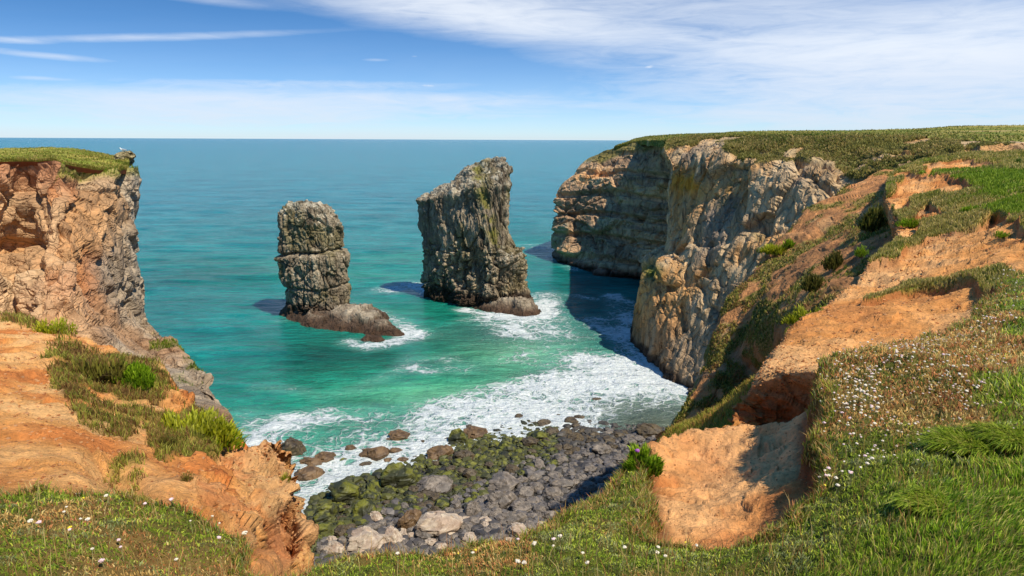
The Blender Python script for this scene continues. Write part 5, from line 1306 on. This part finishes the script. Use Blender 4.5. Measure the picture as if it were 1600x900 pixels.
# ================================================================== FLOWERS
bmesh_ = __import__('bmesh')
def head_mesh(name, mat, seed):
    bm = bmesh_.new(); rs = random.Random(seed)
    for i in range(16):                                              # a dome of small petals round a core
        a = rs.uniform(0, 6.28); e = rs.uniform(0, 1.5); c = Vector((math.cos(a) * math.cos(e), math.sin(a) * math.cos(e), math.sin(e) * .7)) * .0065
        bmesh_.ops.create_icosphere(bm, subdivisions=1, radius=rs.uniform(.0035, .0052), matrix=Matrix.Translation(c))
    bmesh_.ops.create_icosphere(bm, subdivisions=1, radius=.007)
    me = bpy.data.meshes.new(name); bm.to_mesh(me); bm.free(); me.materials.append(mat); return me
def stem_mesh(L, mat):
    bm = bmesh_.new(); bmesh_.ops.create_cone(bm, segments=5, radius1=.0013, radius2=.0009, depth=L, cap_ends=True, matrix=Matrix.Translation((0, 0, L / 2)))
    me = bpy.data.meshes.new('stem'); bm.to_mesh(me); bm.free(); me.materials.append(mat); return me
m_w = flat_mat('cream_petal', (.72, .62, .46)); m_p = flat_mat('pink_petal', (.74, .52, .50)); m_y = flat_mat('yellow_petal', (.8, .6, .03)); m_s = flat_mat('flower_stem', (.28, .26, .1))
HM = {'w': [head_mesh('flower_head', m_w, i) for i in range(3)], 'p': [head_mesh('flower_head', m_p, i) for i in range(3)], 'y': [head_mesh('flower_head', m_y, i) for i in range(2)]}
SM = stem_mesh(1.0, m_s)
q = NG.reshape(-1, 3)[(Nturf & (NG[..., 1] > 1.3)).ravel()]; fqx, fqy = project(q)
def flower(px, py, kind, label, group, name='thrift_flower', hgt=None, sc=1.0):
    k = np.argmin((fqx - px) ** 2 + (fqy - py) ** 2)
    if (fqx[k] - px) ** 2 + (fqy[k] - py) ** 2 > 400: return
    b = q[k]; d = math.hypot(b[0], b[1])
    e = bpy.data.objects.new(name, None); e.location = b; e.rotation_euler = (random.uniform(-.25, .25), random.uniform(-.25, .25), random.uniform(0, 6))
    col.objects.link(e); tag(e, label, 'flower', group)
    L = hgt or random.uniform(.035, .07) * (1 + .12 * (d - 3))
    s = bpy.data.objects.new('stem', SM); s.parent = e; s.scale = (1, 1, L); col.objects.link(s)
    h = bpy.data.objects.new('flower_head', random.choice(HM[kind])); h.parent = e; h.location = (0, 0, L); f = random.uniform(.6, 1.3) * sc; h.scale = (f, f, f * .8); col.objects.link(h)
def cluster(n, cx, cy, rx, ry, rot, label, group, kinds='wwwp', sc=1.0):
    for _ in range(n):
        a, b = random.gauss(0, .55) * rx, random.gauss(0, .55) * ry; c_, s_ = math.cos(R_(rot)), math.sin(R_(rot))
        kd = random.choice(kinds); flower(cx + a * c_ - b * s_, cy + a * s_ + b * c_, kd, label.replace('cream', 'pink' if kd == 'p' else 'cream').replace('pale', 'pink' if kd == 'p' else 'white').replace('pinkish', 'pink' if kd == 'p' else 'white'), group, sc=sc)
cluster(52, 1345, 620, 34, 30, 20, 'cream thrift flower in the thickest knot just right of the notch in the turf', 'thrift knot by the notch')
cluster(50, 1325, 655, 45, 55, 20, 'cream thrift flower in the dense patch beside the right edge of the orange bowl', 'thrift beside the orange bowl')
cluster(60, 1370, 570, 110, 22, -5, 'cream thrift flower on the dry turf right below the sandy path', 'thrift below the sandy path')
cluster(34, 1490, 600, 60, 26, 30, 'pale thrift flower on the dry turf towards the right edge', 'thrift towards the right edge')
cluster(26, 1555, 512, 40, 14, -10, 'pinkish thrift flower on a tall stem beside the dark soil recess', 'thrift beside the dark recess', 'wppw', 1.1)
cluster(24, 1580, 450, 30, 24, 0, 'small pale thrift flower on the turf at the far right edge', 'thrift at the far right edge')
cluster(18, 1375, 715, 45, 30, 0, 'cream thrift flower on the greener turf right of the bowl', 'thrift on the greener turf')
cluster(10, 1300, 760, 30, 30, 0, 'lone pale flower at the lower right rim of the orange bowl', 'flowers at the bowl rim')
for _ in range(26): a_, b_, c_ = random.uniform(20, 400), random.uniform(772, 895), random.choice('wwp'); flower(a_, b_, c_, ('pink' if c_ == 'p' else 'white') + ' flower in the left-hand turf, ' + ('at its left end' if a_ < 130 else 'below the gully scrub' if a_ < 265 else 'near the orange buttress') + (', close to the soil' if b_ < 815 else ', low in the frame' if b_ > 855 else ''), 'flowers in the left turf')
for _ in range(14): flower(random.uniform(600, 1250), random.uniform(858, 895), 'w', 'cream flower in the grass along the bottom edge', 'flowers along the bottom edge')
for px, py, lb in [(868, 838, 'lilac thrift flower above the grass of the cliff lip, right of the beach stones'), (810, 842, 'pink thrift flower at the cliff lip in front of the grey boulders'), (875, 838, 'white thrift flower touching the lilac one at the cliff lip')]:
    flower(px, py + 22, 'p' if 'white' not in lb else 'w', lb, 'flowers at the cliff lip', hgt=.06, sc=1.3)
for px, py, lb in [(715, 880, 'yellow flower at the cliff lip in front of the pale boulders'), (741, 878, 'yellow flower right of the other one at the cliff lip'), (128, 803, 'yellow flower in the left turf below the white stone'), (116, 838, 'yellow flower low in the left turf'), (1284, 772, 'yellow flower at the lower right rim of the orange bowl'), (1072, 858, 'yellow flower at the bottom rim of the orange bowl')]:
    flower(px, py, 'y', lb, 'yellow flowers', name='yellow_flower', sc=.8)
# the rest of the thrift: one mass of small heads on stems over the right-hand turf
wq = Nturf * (1.0 * (GY > 3)); fx_, fy_ = project(NG)
wq = wq * np.exp(-(((fx_ - 1420) / 130) ** 2 + ((fy_ - 600) / 70) ** 2)) * (fx_ > 1285) * (sst(fbm(NG.reshape(-1, 3), .28, 2, 601), .0, .45).reshape(GX.shape) + .12)
p, v, u = sample(NG, wq + 1e-12, 420); n = len(p); hh = rng.uniform(.03, .08, n)
SB = Blades(); SB.add(p, hh, np.full(n, .0025), leanv(n, .01), np.tile(lin(150, 140, 80), (n, 1)))
tops = p + np.array([0, 0, 1]) * hh[:, None]
th = stuff(scatter_stones('thrift', tops, rng.uniform(.004, .0085, n), np.array([lin(226, 210, 178), lin(228, 206, 190), lin(206, 186, 148)])[rng.integers(0, 3, n)], M_grass))
ts = SB.build('stem', M_grass); ts.parent = th; stuff(ts)
# white stone in the left turf
k = np.argmin((fqx - 122) ** 2 + (fqy - 776) ** 2)
tag(rock_lump('stone', tuple(q[k] + np.array([0, 0, .012])), (.022, .018, .015), 9, M_boulder, lambda p, a, b: np.tile(lin(214, 210, 198), (len(p), 1)), res=16, amp=.15), 'small smooth white stone lying in the left-hand turf', 'stone')
